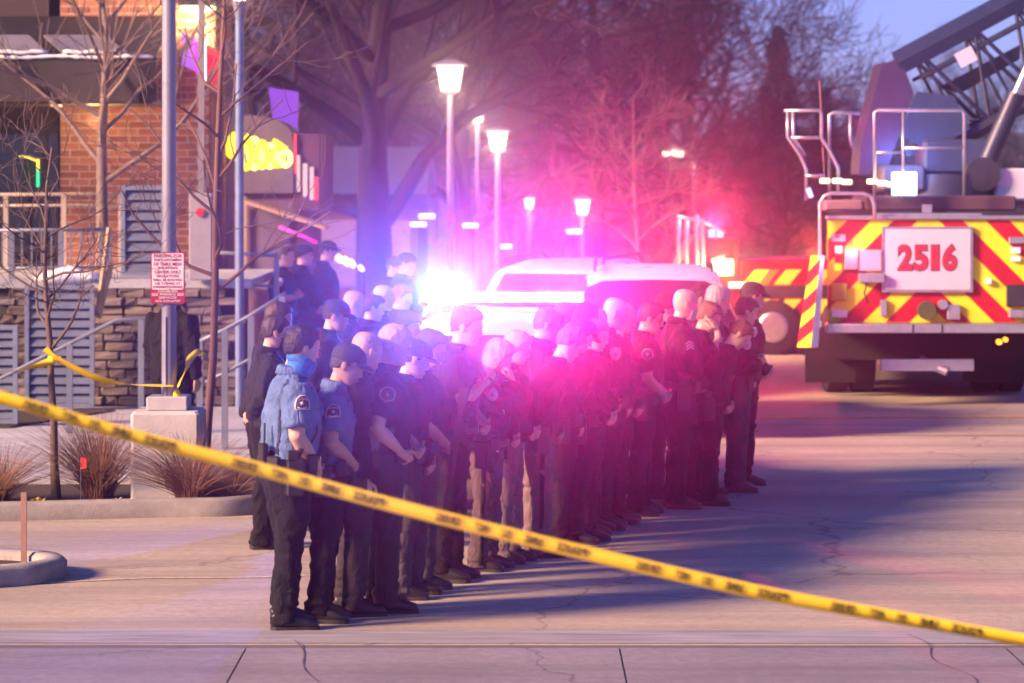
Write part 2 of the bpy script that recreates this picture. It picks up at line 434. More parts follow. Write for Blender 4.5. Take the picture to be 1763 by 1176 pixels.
# small neon shapes in that window
M_NG = mat('neon_green', (.02, .2, .1), .5, emit=(.05, .9, .35), es=.6); M_NY = mat('neon_yellow', (.3, .2, .02), .5, emit=(1, .7, .08), es=.7); M_NR = mat('neon_red', (.3, .02, .02), .5, emit=(1, .06, .08), es=.5)
sg = thing('window_sign', 'small green and yellow lit sign in the dark restaurant window', 'sign', (xat(48, BY), BY + .08, 3.0))
MB().box(-.12, .10, 0, .02, -.32, .0).build('green_field', mat('green_board', (.01, .06, .035), .6), sg)
MB().box(.10, .13, -.006, .03, -.12, .02).build('yellow_tube', M_NY, sg); MB().box(.10, .13, -.006, .03, -.34, -.125).build('green_tube', M_NG, sg)
MB().tube([(-.12, -.006, .06), (0, -.006, .04), (.12, -.006, -.01)], .012).build('top_tube', M_NY, sg)
# canopy: dark steel frame, sloping roof with two skylights under snow
zc0, zc1 = zat(108, 36.6), zat(62, 37.6)
can = thing('canopy', 'dark steel canopy with snowy skylight panels over the restaurant entry', 'canopy', (0, 0, 0))
cx0, cx1 = -9.2, xat(272, 36.4)
b = MB(); b.add([(cx0, 36.2, zc0 - .02), (cx1, 36.2, zc0 - .02), (cx1, 37.9, zc1 + .2), (cx0, 37.9, zc1 + .2), (cx0, 36.2, zc0 + .05), (cx1, 36.2, zc0 + .05), (cx1, 37.9, zc1 + .27), (cx0, 37.9, zc1 + .27)],
      [(0, 1, 2, 3), (4, 5, 6, 7), (0, 1, 5, 4), (1, 2, 6, 5), (2, 3, 7, 6), (3, 0, 4, 7)])
b.build('roof_plate', M_ROOFM, can)
MB().box(cx0, cx1 + .02, 36.1, 36.18, zc0 - .5, zc0 + .06).build('edge_beam', mat('beam_brown', (.035, .028, .03), .7), can)
MB().box(cx0, cx1 - .05, 36.2, 37.9, zc0 - .52, zc0 - .46).build('soffit', mat('soffit', (.09, .065, .05), .8), can)
for (a, c) in ((-40, 92), (118, 226)):
    xa, xb = xat(a, 36.6), xat(c, 36.6); k = .35
    b = MB().add([(xa, 36.26, zc0 + .075), (xb, 36.26, zc0 + .075), (xb - k, 36.85, zc0 + .335), (xa - k, 36.85, zc0 + .335),
                  (xa, 36.26, zc0 + .10), (xb, 36.26, zc0 + .10), (xb - k, 36.85, zc0 + .36), (xa - k, 36.85, zc0 + .36)],
                 [(0, 1, 2, 3), (4, 5, 6, 7), (0, 1, 5, 4), (1, 2, 6, 5), (2, 3, 7, 6), (3, 0, 4, 7)])
    p = b.build('skylight', mat('skylight_glass', (.20, .19, .22), .3), can)
    pts = [(xa - .01 + (xb - xa) * i / 10, 36.24 + .015 * sin(i * 2.1), zc0 + .11 + .012 * sin(i * 1.7)) for i in range(11)]
    MB().loft([(q, .03, .045) for q in pts], n=8, ref=(0, 0, 1)).build('snow_ridge', M_SNOW, p, smooth=True)
MB().loft([((xat(x_, 36.1), 36.09, zc0 + .05 + .01 * sin(x_)), .022 + .008 * sin(x_ * .3), .03) for x_ in range(0, 268, 12)], n=8, ref=(0, 0, 1)).build('snow_ridge', M_SNOW, can, smooth=True)

sl_ = thing('soffit_lamp', 'small round lit lamp in the canopy soffit', 'lamp', (0, 0, 0))
pS = at(97, 190, 36.9); zS = zc0 - .53
MB().cyl((pS.x, 36.9, zS), (pS.x, 36.9, zS + .008), .07, n=18).build('lens', mat('soffit_lit', (.9, .8, .6), .4, emit=(1, .7, .35), es=1.5), sl_)
MB().cyl((pS.x, 36.9, zS + .009), (pS.x, 36.9, zS + .06), .09, n=18).build('housing', M_FRAME, sl_)
ll = bpy.data.lights.new('downlight', 'POINT'); ll.energy = 15; ll.color = (1, .55, .2); ll.shadow_soft_size = .08
lo = bpy.data.objects.new('downlight', ll); link(lo, sl_); lo.location = (pS.x + .5, 36.9, zS - .15)

# storefront behind the brick corner, with its yellow script sign
shop = thing('storefront', 'beige storefront with a timber awning behind the brick corner', 'building', (0, 0, 0))
MB().box(-4.7, -3.25, 44.4, 50, 0, 2.55).build('lower_wall', mat('plum_wall', (.16, .10, .10), .85), shop)
MB().box(-4.75, -3.3, 44.3, 50, 2.551, 3.25).build('fascia', M_STUCCO, shop)
b = MB(); poly = [(-4.75, 3.251), (-3.3, 3.251)] + [(-4.03 + .73 * cos(R(a)), 3.251 + .48 * sin(R(a)) ** .6) for a in range(15, 166, 15)]
b.prism(poly, 'y', 44.32, 46).build('arched_parapet', M_STUCCO, shop)
MB().box(-3.95, -3.35, 44.28, 44.33, 1.1, 2.3).build('column_panel', M_STUCCO, shop)
MB().box(-4.12, -4.0, 44.2, 44.29, .15, 2.5).build('lit_jamb', M_WARMGLOW, shop)  # jamb glows by its own emission, no lamp in it
MB().box(-3.30, -2.92, 44.35, 48, 2.3, 3.45).build('sign_band', mat('plum_band', (.10, .05, .08), .8), shop)
for i, (x_, z_, w_, h_, m_) in enumerate(((-3.22, 2.85, .05, .55, 'W'), (-3.12, 2.75, .07, .5, 'W'), (-3.02, 2.7, .06, .5, 'W'), (-2.95, 2.62, .05, .35, 'R'), (-3.27, 3.15, .035, .6, 'R'))):
    MB().box(x_ - w_ / 2, x_ + w_ / 2, 44.30, 44.345, z_ - h_ / 2, z_ + h_ / 2).build('sign_stroke', mat('white_stroke', (.6, .6, .62), .6) if m_ == 'W' else M_NR, shop)
b = MB(); y0 = 43.4
b.add([(-4.0, y0, 2.42), (-2.75, y0 - .3, 2.02), (-2.75, y0 - .3, 2.07), (-4.0, y0, 2.47), (-4.0, 44.3, 2.42), (-2.75, 44.3, 2.02), (-2.75, 44.3, 2.07), (-4.0, 44.3, 2.47)],
      [(0, 1, 2, 3), (4, 5, 6, 7), (0, 1, 5, 4), (1, 2, 6, 5), (2, 3, 7, 6), (3, 0, 4, 7)]).build('awning', mat('awning_tan', (.38, .25, .14), .8), shop)
ys = thing('script_sign', 'glowing yellow looped script sign on the beige storefront', 'sign', (0, 0, 0))
M_YEL = mat('yellow_sign', (.8, .6, .02), .4, emit=(1.0, .74, .02), es=.55); M_YELH = mat('yellow_face', (.9, .8, .3), .4, emit=(1.0, .86, .12), es=1.0)
Ys = 38.9
for i in range(6):
    px, py, h_ = 424 + 13.5 * i, 262 + 2.2 * i, 29 - 3.4 * i
    c = at(px, py, Ys); k = Ys / F_PX
    loop = [c + Vector((k * 8.5 * cos(a), -.02 * i % .05, k * h_ * sin(a))) for a in [2 * pi * q / 20 for q in range(21)]]
    MB().tube(loop, k * 4.6, n=8).build('loop_stroke', M_YELH if i % 2 else M_YEL, ys, smooth=True)
c = at(404, 254, Ys); k = Ys / F_PX
MB().loft([(c + Vector((k * x_, 0, k * (4 - x_ * .35))), k * a_, k * 5) for x_, a_ in ((-15, 9), (-11, 20), (0, 25), (12, 24), (20, 14))], n=14, ref=(0, 0, 1)).build('initial_stroke', M_YEL, ys, smooth=True)
MB().tube([at(470, 241, Ys), at(482, 248, Ys), at(494, 257, Ys)], k * 4, n=8).build('top_stroke', M_YEL, ys, smooth=True)
MB().box(bx1 + .081, xat(470, Ys), Ys + .04, Ys + .09, zat(262, Ys), zat(257, Ys)).build('bracket', M_FRAME, ys)
ll = bpy.data.lights.new('sign_glow', 'POINT'); ll.energy = 1.5; ll.color = (1, .75, .15); ll.shadow_soft_size = .15
lo = bpy.data.objects.new('sign_glow', ll); link(lo, ys); lo.location = at(445, 258, 38.4)

# smaller lit things along the frontage
rs = thing('lit_letters', 'row of blazing orange sign lumps above the waiting officers', 'sign', (0, 0, 0))
for i, (px, py, r_) in enumerate(((563, 439, 6), (574, 443, 7), (585, 446, 9), (596, 450, 10), (606, 454, 9), (622, 462, 7))):
    c = at(px, py, 43.0); k = 43.0 / F_PX
    MB().loft([(c + Vector((-k * r_ * .5, 0, k * r_ * .7)), k * r_ * .45, k * r_ * .5), (c, k * r_ * .62, k * r_ * .6), (c + Vector((k * r_ * .5, 0, -k * r_ * .7)), k * r_ * .4, k * r_ * .5)], n=10, ref=(1, 0, 0)).build('sign_lump', mat('orange_lit', (1, .6, .3), .4, emit=(1, .50, .28), es=1.3), rs, smooth=True)
MB().tube([at(555, 432, 43.06), at(630, 468, 43.06)], .03).build('rail', M_FRAME, rs)
for px, py in ((560, 436), (626, 464)): MB().cyl(at(px, py, 43.08), Vector((at(px, py, 43.08).x, 43.08, .1)), .025, n=8).build('post', M_FRAME, rs)
ns = thing('neon_strip', 'magenta neon tube under the tan storefront awning', 'sign', (0, 0, 0))
MB().tube([at(480, 390, 43.3), at(515, 404, 43.25), at(545, 418, 43.2)], .022).build('tube', mat('neon_hot', (.8, .02, .3), .4, emit=(1, .02, .32), es=.8), ns, smooth=True)
MB().tube([at(480, 388, 43.36), at(545, 416, 43.26)], .02).build('carrier', M_FRAME, ns)
pu = thing('purple_banner', 'purple lit banner panel above the beige storefront', 'sign', (0, 0, 0))
MB().prism([(at(x_, y_, 47).x, at(x_, y_, 47).z) for x_, y_ in ((462, 150), (514, 158), (512, 235), (470, 208))], 'y', 47.0, 47.08).build('panel', mat('purple_panel', (.12, .04, .4), .5, emit=(.20, .06, .9), es=.12), pu)
MB().cyl((at(500, 200, 47).x, 47.12, .0), (at(500, 200, 47).x, 47.12, at(500, 160, 47).z), .05, n=10).build('mast', M_FRAME, pu)

# blade sign at the brick corner
bs = thing('blade_sign', 'purple and red neon box sign on the brick corner', 'sign', (0, 0, 0))
M_PUR = mat('neon_purple', (.3, .05, .4), .5, emit=(.42, .16, .95), es=.28); M_MAG = mat('neon_magenta', (.4, .02, .3), .5, emit=(.75, .02, .75), es=.4)
M_RED2 = mat('sign_red', (.5, .01, .03), .5, emit=(1, .01, .05), es=.35); M_WHT = mat('neon_white', (.8, .8, .9), .5, emit=(.8, .85, 1), es=1.2)
Yb = 37.6
def slab(pts_px, y0, y1, name, m, par):
    q = [(at(x_, z_, Yb).x, at(x_, z_, Yb).z) for x_, z_ in pts_px]
    return MB().prism(q, 'y', y0, y1).build(name, m, par)
slab([(313, 112), (335, 122), (335, 64), (313, 55)], Yb, Yb + .25, 'purple_face', M_PUR, bs)
slab([(336, 124), (349, 138), (349, 74), (336, 70)], Yb, Yb + .24, 'magenta_face', M_MAG, bs)
slab([(350, 141), (354, 140), (354, 74), (350, 73)], Yb - .02, Yb + .24, 'white_tube', M_WHT, bs)
slab([(355, 138), (374, 154), (375, 86), (355, 77)], Yb, Yb + .24, 'red_face', M_RED2, bs)
MB().box(xat(350, Yb) - .05, xat(350, Yb) + .05, Yb + .25, BY + .3, zat(100, Yb), zat(95, Yb)).build('bracket', M_FRAME, bs)

# wall flood lamp under the eave
sc_ = thing('wall_lamp', 'bright warm flood lamp under the eave of the brick corner', 'lamp', (0, 0, 0))
M_LAMP = mat('lamp_lit', (.9, .8, .6), .4, emit=(1.0, .72, .34), es=2.2)
pL = at(342, 10, 37.6)
MB().box(pL.x - .22, pL.x + .2, 37.45, 37.75, pL.z - .06, pL.z - .01).build('lens', M_LAMP, sc_)
MB().box(pL.x - .25, pL.x + .23, 37.42, 37.98, pL.z, pL.z + .12).build('housing', M_FRAME, sc_)
ll = bpy.data.lights.new('flood', 'POINT'); ll.energy = 45; ll.color = (1, .62, .25); ll.shadow_soft_size = .12
lo = bpy.data.objects.new('flood', ll); link(lo, sc_); lo.location = (pL.x + .02, 37.6, pL.z - .2)
# eave running back from the lamp
MB().box(bx1 - .1, bx1 + .55, BY + .1, 43.5, 5.02, 5.2).build('eave', mat('eave_dark', (.05, .045, .06), .7), rest)
MB().box(bx1 + .1, bx1 + .28, BY + 1.0, BY + 1.1, 3.1, 4.6).box(bx1 + .1, bx1 + .22, BY + .9, BY + .96, 3.5, 3.9).build('downpipe_box', mat('pipe_grey', (.28, .27, .29), .5), rest)
# far shop wall with shed roof
fs = thing('far_shop', 'long mauve shop wall with pale blue shed roof beyond the trees', 'building', (0, 0, 0))
MB().box(-4.6, -2.0, 62, 70, 0, 2.45).build('wall', mat('mauve_wall', (.13, .06, .07), .9, var=.2, scale=2), fs)
b = MB(); b.add([(-4.8, 61.6, 2.46), (-1.8, 61.6, 2.46), (-1.8, 66, 3.5), (-4.8, 66, 3.5), (-4.8, 70, 2.46), (-1.8, 70, 2.46)], [(0, 1, 2, 3), (3, 2, 5, 4), (0, 3, 4), (1, 5, 2), (0, 4, 5, 1)]).build('roof', mat('roof_blue', (.055, .065, .10), .6), fs)
for k in range(2):
    w_ = MB().box(-4.0 + 1.15 * k, -3.3 + 1.15 * k, 61.95, 61.995, .5, 1.9).build('window', mat('shop_glow', (.2, .15, .2), .3, emit=(.9, .45, .5), es=.04), fs)

# ------------------------------------------------------------------ terrace: stone wall, deck, railings, louvred panels
M_STONE = [mat('stone_%d' % i, c, .92, var=.3, scale=9, bump=.8, bscale=18) for i, c in enumerate(((.15, .12, .11), (.20, .165, .15), (.11, .09, .09), (.17, .15, .16)))]
M_STEEL = mat('rail_steel', (.20, .23, .30), .5, .4, var=.12)
M_BLUEM = mat('louvre_blue', (.13, .16, .24), .55, .2, var=.15)
ter = thing('terrace_wall', 'stacked rough stone retaining wall under the restaurant terrace', 'wall', (0, 0, 0))
MB().box(-8, -3.1, 34.08, 34.6, .0, 1.5).build('core', mat('wall_core', (.05, .045, .045), .95), ter)
MB().box(-8.1, -3.02, 34.0, 38.0, 1.5, 1.6).build('deck_slab', M_CONC, ter)
smesh = []
for k in range(10):
    b = MB(); w_ = random.uniform(.15, .34); h_ = .094; b.box(-w_ / 2, w_ / 2, -.02, .16, -h_ / 2, h_ / 2, bev=.014)
    b.V = [(x_ + random.uniform(-.008, .008), y_ + random.uniform(-.02, .02), z_ + random.uniform(-.006, .006)) for x_, y_, z_ in b.V]
    smesh.append((w_, b.mesh('stone', M_STONE[k % 4])))
z = .2
while z < 1.48:
    x = -5.95 + random.uniform(0, .2)
    while x < -3.1:
        w_, me = random.choice(smesh)
        if x + w_ > -3.08: break
        obj('stone', me, ter, (x + w_ / 2, 34.0 + random.uniform(-.02, .02), z + random.uniform(-.004, .004))); x += w_ + .012
    z += .104

def railing(name, label, pts, posts, r=.022, lower=None, bal=None, group=None, m=None):
    """pts: top rail points; lower: drop of the lower rails; posts: indices / points with foot z"""
    t = thing(name, label, 'railing', (0, 0, 0), group=group); m = m or M_STEEL
    MB().tube(pts, r, n=10).build('top_rail', m, t, smooth=True)
    for dz in (lower or []): MB().tube([Vector(p) - Vector((0, 0, dz)) for p in pts], r * .8, n=8).build('lower_rail', m, t, smooth=True)
    for p, zf in posts: MB().box(p[0] - .03, p[0] + .03, p[1] - .025, p[1] + .025, zf, p[2] - .002).build('post', m, t)
    if bal:
        p0, p1 = Vector(pts[0]), Vector(pts[-1]); n_ = int((p1 - p0).length / bal[0])
        me = MB().box(-.009, .009, -.009, .009, 0, bal[1]).mesh('baluster', m)
        for i in range(1, n_): obj('baluster', me, t, p0.lerp(p1, i / n_) - Vector((0, 0, bal[1] + .02)))
    return t
M_WARMR = mat('rail_warm_lit', (.50, .42, .33), .5, .2)  # warm light falling on the rail is put into its colour
railing('railing', 'warm-lit double rail along the brick restaurant wall', [at(-30, 335, 37.2), at(212, 334, 37.2)], [(at(x_, 335, 37.2), 1.6) for x_ in (10, 110, 208)], lower=[.14], m=M_WARMR)
railing('railing', 'steel baluster railing on the terrace edge above the louvred panels', [at(-30, 397, 34.2), at(190, 395, 34.2)], [(at(x_, 396, 34.2), 1.6) for x_ in (20, 105, 188)], lower=[.44], bal=(.11, .40))
railing('railing', 'steel railing on the terrace end beside the three waiting officers', [at(330, 433, 34.3), at(478, 440, 34.3)], [(at(345, 434, 34.3), 1.6), (at(476, 440, 34.3), .1)], lower=[.36])
railing('handrail', 'sloping steel handrail in front of the louvred panels', [at(-40, 672, 30.4), at(0, 652, 30.4), at(200, 551, 30.4), at(300, 548, 30.4)], [(at(120, 592, 30.4), .12), (at(243, 550, 30.4), .12), (at(298, 548, 30.4), .12)])
railing('handrail', 'sloping steel ramp railing behind the concrete lamp base', [at(335, 592, 28.6), at(387, 568, 28.6), at(432, 543, 28.6), at(492, 505, 28.6)], [(at(344, 588, 28.6), .12), (at(387, 568, 28.6), .12), (at(432, 543, 28.6), .12), (at(486, 510, 28.6), .12)], lower=[.42])
# wooden props leaning on the terrace edge
for (a, c, lb_) in (((188, 392), (168, 540), 'long pale timber leaning against the stone terrace wall'), ((192, 452), (170, 548), 'shorter pale timber leaning beside the long one on the terrace wall')):
    tag(MB().loft([(at(*a, 33.6), .03, .02), (at(*c, 33.5), .03, .02)], n=4, ref=(1, 0, 0)).build('timber_prop', mat('timber', (.42, .29, .17), .8, var=.2)), lb_, 'timber', 'timbers leaning on the terrace')
def louvre(label, x0, x1, z0, z1, y, n_, legs=None):
    t = thing('louvred_panel', label, 'panel', ((x0 + x1) / 2, y, z0)); w = (x1 - x0) / 2; h = z1 - z0
    fr = MB().box(-w, -w + .05, 0, .06, 0, h).box(w - .05, w, 0, .06, 0, h).box(-w + .05, w - .05, 0, .06, 0, .05).box(-w + .05, w - .05, 0, .06, h - .05, h).build('frame', mat('louvre_frame', (.20, .24, .34), .5, .3), t)
    MB().box(-w + .05, w - .05, .07, .08, .05, h - .05).build('backing', mat('louvre_back', (.05, .06, .09), .8), t)
    b = MB(); sh = (h - .1) / n_
    b.add([(-w + .052, .01, 0), (w - .052, .01, 0), (w - .052, .05, sh * .85), (-w + .052, .05, sh * .85), (-w + .052, .02, 0), (w - .052, .02, 0), (w - .052, .06, sh * .85), (-w + .052, .06, sh * .85)],
          [(0, 1, 2, 3), (4, 5, 6, 7), (0, 1, 5, 4), (1, 2, 6, 5), (2, 3, 7, 6), (3, 0, 4, 7)])
    me = b.mesh('slat', M_BLUEM)
    for i in range(n_): obj('slat', me, t, (0, 0, .055 + sh * i))
    return t
louvre('blue louvred steel panel below the snow patch on the terrace', xat(42, 33.4), xat(162, 33.4), .16, zat(492, 33.4), 33.4, 12)
louvre('blue louvred steel panel at the foot of the sloping handrail', xat(-60, 31.2), xat(30, 31.2), .16, zat(560, 31.2), 31.2, 10)
louvre('tall grey-blue louvred gate standing on the terrace by the lamp post', xat(208, 35.2), xat(284, 35.2), 1.6, zat(320, 35.2), 35.2, 8)
b = MB()
b.loft([((xat(x_, 34.0), 34.05 + .04 * sin(x_), 1.62), .02 + h_, .14) for x_, h_ in ((66, .0), (80, .05), (100, .09), (120, .12), (140, .07), (158, .05), (168, 0))], n=10, ref=(0, 0, 1))
tag(b.build('snow_patch', M_SNOW, smooth=True), 'white patch of snow on the terrace edge', 'snow')
hyd = thing('standpipe_cabinet', 'white standpipe cabinet with red spot on the terrace wall', 'cabinet', (xat(345, 33.7), 33.8, 1.6))
MB().box(-.13, .13, -.1, .15, 0, 1.0, bev=.01).build('case', mat('cabinet_white', (.30, .28, .31), .6, var=.1), hyd)
MB().cyl((.0, -.102, .78), (.0, -.125, .78), .05).build('red_spot', mat('red_paint', (.55, .03, .05), .5), hyd)
MB().box(-.035, .035, -.02, .05, 1.001, 3.4).build('riser', mat('riser_white', (.22, .20, .22), .6), hyd)
# ------------------------------------------------------------------ lamp posts
M_POLE = mat('pole_galv', (.24, .25, .33), .5, .3, var=.08)
M_PCONC = mat('base_concrete', (.46, .45, .45), .85, var=.12, scale=4, bump=.3)
DP = 24.75
px_ = xat(291, DP)
lp = thing('lamp_post', 'tall grey steel post on a square concrete base carrying the parking sign', 'lamp post', (px_, DP, 0))
MB().box(-.29, .285, -.28, .3, .05, .82, bev=.025).build('concrete_base', M_PCONC, lp)
MB().box(-.17, .17, -.17, .17, .82, .935, bev=.008).build('base_cover', mat('cover_grey', (.42, .42, .44), .6), lp)
MB().cyl((0, 0, .93), (0, 0, 9), .063, .05, n=24).build('pole', M_POLE, lp, smooth=40)
MB().tube([(-.02, -.066, 1.6), (-.02, -.066, .94)], .006).build('conduit', M_POLE, lp)
MB().box(-.5, .5, -.2, .2, 9.0, 9.12).build('lamp_head', M_FRAME, lp)
ps = thing('parking_sign', 'white parking sign with red border strapped to the steel post', 'sign', (px_ - .002, DP - .075, zat(478, DP)))
M_SIGNR = mat('sign_crimson', (.42, .02, .06), .5, var=.06); M_SIGNW = mat('sign_white', (.72, .74, .80), .5, var=.05)
def rrect(w, h, r, n=5):
    P = []
    for cx_, cz_, a0 in ((w - r, h - r, 0), (-w + r, h - r, 90), (-w + r, -h + r, 180), (w - r, -h + r, 270)):
        P += [(cx_ + r * cos(R(a0 + 90 * i / n)), cz_ + r * sin(R(a0 + 90 * i / n))) for i in range(n + 1)]
    return P
MB().prism(rrect(.143, .216, .02), 'y', 0, .004).build('plate', M_SIGNR, ps)
q = [(x_, z_ + .0545) for x_, z_ in rrect(.133, .152, .014)]
MB().prism(q, 'y', -.0025, -.0005).build('white_field', M_SIGNW, ps)
def sgn(t, z_, size, w_, m_, x_=0):
    me = text_mesh(t, size, .0006, .0006, width=w_); me.materials.clear(); me.materials.append(m_)
    return obj('lettering', me, ps, (x_, -.004, z_), (R(90), 0, 0))
for t, z_, s_, w_ in (('PARKING FOR', .184, .040, .235), ('THE CUSTOMERS', .150, .030, .235), ('OF TABLE MESA', .115, .038, .235), ('SHOPPING', .083, .029, .17), ('CENTER ONLY', .050, .030, .225),
                      ('VIOLATORS', .014, .029, .195), ('WILL BE BOOTED', -.018, .028, .245), ('OR TOWED AT', -.048, .028, .215), ('OWNERS EXPENSE', -.077, .028, .25)):
    sgn(t, z_, s_, w_, M_SIGNR)
for z_, w_ in ((.0335, .225),): MB().box(-w_ / 2, w_ / 2, -.0045, -.003, z_, z_ + .002).build('underline', M_SIGNR, ps)
for t, z_, s_, w_ in (('COLORADO', -.1135, .026, .165), ('PARKING', -.139, .026, .13), ('SERVICES', -.166, .026, .15), ('303-339-6747', -.195, .027, .215)): sgn(t, z_, s_, w_, M_SIGNW)
for s_ in (-1, 1):
    MB().box(s_ * .107 - .025, s_ * .107 + .025, -.0035, -.002, -.151, -.128).build('badge_field', M_SIGNW, ps); sgn('CPS', -.1395, .02, .04, M_SIGNR, s_ * .107)

D2 = 33.0
bp_ = thing('lamp_post', 'slim blue-grey lamp post with lit globe beside the yellow script sign', 'lamp post', (xat(412.5, D2), D2, 0))
MB().cyl((0, 0, .1), (0, 0, 4.75), .05, .05, n=16).build('pole', mat('pole_blue', (.16, .22, .36), .5, .3), bp_, smooth=40)
MB().cyl((0, 0, 3.98), (0, 0, 4.04), .056, n=16).build('collar', M_POLE, bp_); MB().cyl((0, 0, 4.6), (0, 0, 4.76), .055, .085, n=16).build('neck', M_POLE, bp_)
MB().ell((0, 0, 4.84), .08, .08, .12).build('globe', mat('globe_lit', (.9, .85, .7), .4, emit=(1, .82, .5), es=2), bp_, smooth=True)

M_LHEAD = mat('lantern_lit', (.95, .9, .8), .4, emit=(1.0, .70, .36), es=.8)
M_POLEF = mat('pole_far', (.22, .21, .28), .5, .4)
def street_lamp(px, top, d, label, w=.5, pr=.06, arm=0.0, E=60):
    z = zat(top, d); x = xat(px, d)
    t = thing('street_lamp', label, 'street lamp', (x, d, 0), group='street lamps along the shops')
    MB().cyl((0, 0, 0), (0, 0, z - .42 * w * 1.9), pr, pr * .8, n=12).build('pole', M_POLEF, t, smooth=40)
    hx = arm
    if arm: MB().tube([(0, 0, z - .25), (arm * .5, 0, z - .06), (arm, 0, z - .02)], .03).build('arm', M_POLEF, t, smooth=True)
    h = .7 * w
    if arm:
        MB().box(hx - .25, hx + .2, -.1, .1, z - .08, z + .02, bev=.02).build('cap', M_POLEF, t); MB().box(hx - .30, hx + .2, -.12, .12, z - .18, z - .082).build('lens', M_LHEAD, t); zl = z - .25
    else:
        b = MB(); b.loft([((0, 0, z - .06), w / 2 * 1.42, w / 2 * 1.42), ((0, 0, z - .03), w / 2 * 1.42, w / 2 * 1.42), ((0, 0, z + .05), w * .2, w * .2)], n=4, ref=(1, 1, 0)); b.build('cap', M_POLEF, t)
        MB().loft([((0, 0, z - .061), w * .52, w * .52), ((0, 0, z - .06 - h), w * .34, w * .34)], n=4, ref=(1, 1, 0)).build('lantern', M_LHEAD, t)
        MB().loft([((0, 0, z - .061 - h), w * .3, w * .3), ((0, 0, z - .12 - h), pr, pr)], n=8, ref=(1, 1, 0)).build('holder', M_POLEF, t); zl = z - .4
    l_ = bpy.data.lights.new('lamp_light', 'POINT'); l_.energy = E * .4; l_.color = (1, .74, .42); l_.shadow_soft_size = .2
    lo_ = bpy.data.objects.new('lamp_light', l_); link(lo_, t); lo_.location = (hx, -.5, zl)
street_lamp(775, 108, 46, 'tall street lamp with big square lantern over the white vehicle', w=.55)
street_lamp(822, 184, 64, 'thin street lamp just behind the tall square lantern lamp', w=.40, pr=.05)
street_lamp(857, 222, 56, 'shorter square lantern street lamp with thick post over the light bar', w=.50, pr=.065)
street_lamp(912, 338, 72, 'low pedestrian lamp standing before the far shops', w=.36, pr=.08, E=25)
street_lamp(1003, 340, 62, 'low bright lantern lamp beside the small bare tree', w=.42, pr=.05, E=30)
street_lamp(1196, 256, 74, 'street lamp with a side arm above the red brush truck', w=.4, pr=.085, arm=-.5, E=60)
for (px, py, d_) in ((735, 376, 60), (720, 390, 60), (652, 378, 60), (988, 402, 61.5), (868, 428, 61.5), (810, 392, 61.5)):
    t = thing('eave_light', 'small lit lamp on the far shop wall', 'lamp', at(px, py, d_ if d_ < 60.5 else 61.8), group='small lamps on the far shop wall')
    MB().box(-.16, .16, -.04, .05, .0, .09).build('lens', M_LHEAD, t); MB().box(-.18, .18, -.05, .16, .092, .13).build('hood', M_FRAME, t)

# ------------------------------------------------------------------ police tape
def tape_mat():
    m = bpy.data.materials.new('tape_yellow'); m.use_nodes = True; b = m.node_tree.nodes['Principled BSDF']; n = m.node_tree.nodes; l = m.node_tree.links
    t = n.new('ShaderNodeTexNoise'); t.inputs['Scale'].default_value = 3; r = n.new('ShaderNodeValToRGB')
    r.color_ramp.elements[0].color = (.88, .58, .015, 1); r.color_ramp.elements[1].color = (.95, .76, .04, 1); l.new(t.outputs['Fac'], r.inputs[0]); l.new(r.outputs[0], b.inputs['Base Color'])
    b.inputs['Roughness'].default_value = .35; b.inputs['Subsurface Weight'].default_value = .0; b.inputs['Transmission Weight'].default_value = 0
    return m
M_TAPE = tape_mat(); M_INK = mat('tape_ink', (.03, .025, .01), .5)
def tape_strip(name, pts, w, label, parent=None, twist=None, cat='tape', n=60, ref=(0, 0, 1)):
    P = [Vector(p) for p in pts]; V = []; F = []
    def ev(t):
        k = t * (len(P) - 1); i = min(int(k), len(P) - 2); f = k - i
        a, b, c, d_ = P[max(i - 1, 0)], P[i], P[i + 1], P[min(i + 2, len(P) - 1)]
        return 0.5 * ((2 * b) + (c - a) * f + (2 * a - 5 * b + 4 * c - d_) * f * f + (3 * b - a - 3 * c + d_) * f ** 3)
    for i in range(n + 1):
        t = i / n; p = ev(t); tg = (ev(min(1, t + .01)) - ev(max(0, t - .01))).normalized()
        u = (Vector(ref) - tg * Vector(ref).dot(tg)).normalized(); v = tg.cross(u)
        a = twist(t) if twist else 0; dr = u * cos(a) + v * sin(a)
        V += [p - dr * w / 2, p + dr * w / 2]
        if i: F.append((2 * i - 2, 2 * i, 2 * i + 1, 2 * i - 1))
    b = MB().add(V, F); o = b.build(name, M_TAPE, parent, smooth=True, fix=False)
    md = o.modifiers.new('thick', 'SOLIDIFY'); md.thickness = .0006
    if label: tag(o, label, cat)
    return o, ev
pA, pB = at(-260, 608, 9.6), at(2050, 1182, 12.2)
mid = []
for (x_, y_, d_) in ((-260, 612, 10.7), (0, 684, 10.7), (220, 748, 10.75), (440, 806, 10.8), (700, 876, 10.85), (1000, 950, 10.9), (1300, 1018, 10.95), (1560, 1066, 11.0), (1763, 1102, 11.0), (2050, 1150, 11.0)): mid.append(at(x_, y_, d_))
tape, ev = tape_strip('police_tape', mid, .052, 'long yellow police line tape slanting across the whole foreground', twist=lambda t: .25 * sin(t * 9) + .12)
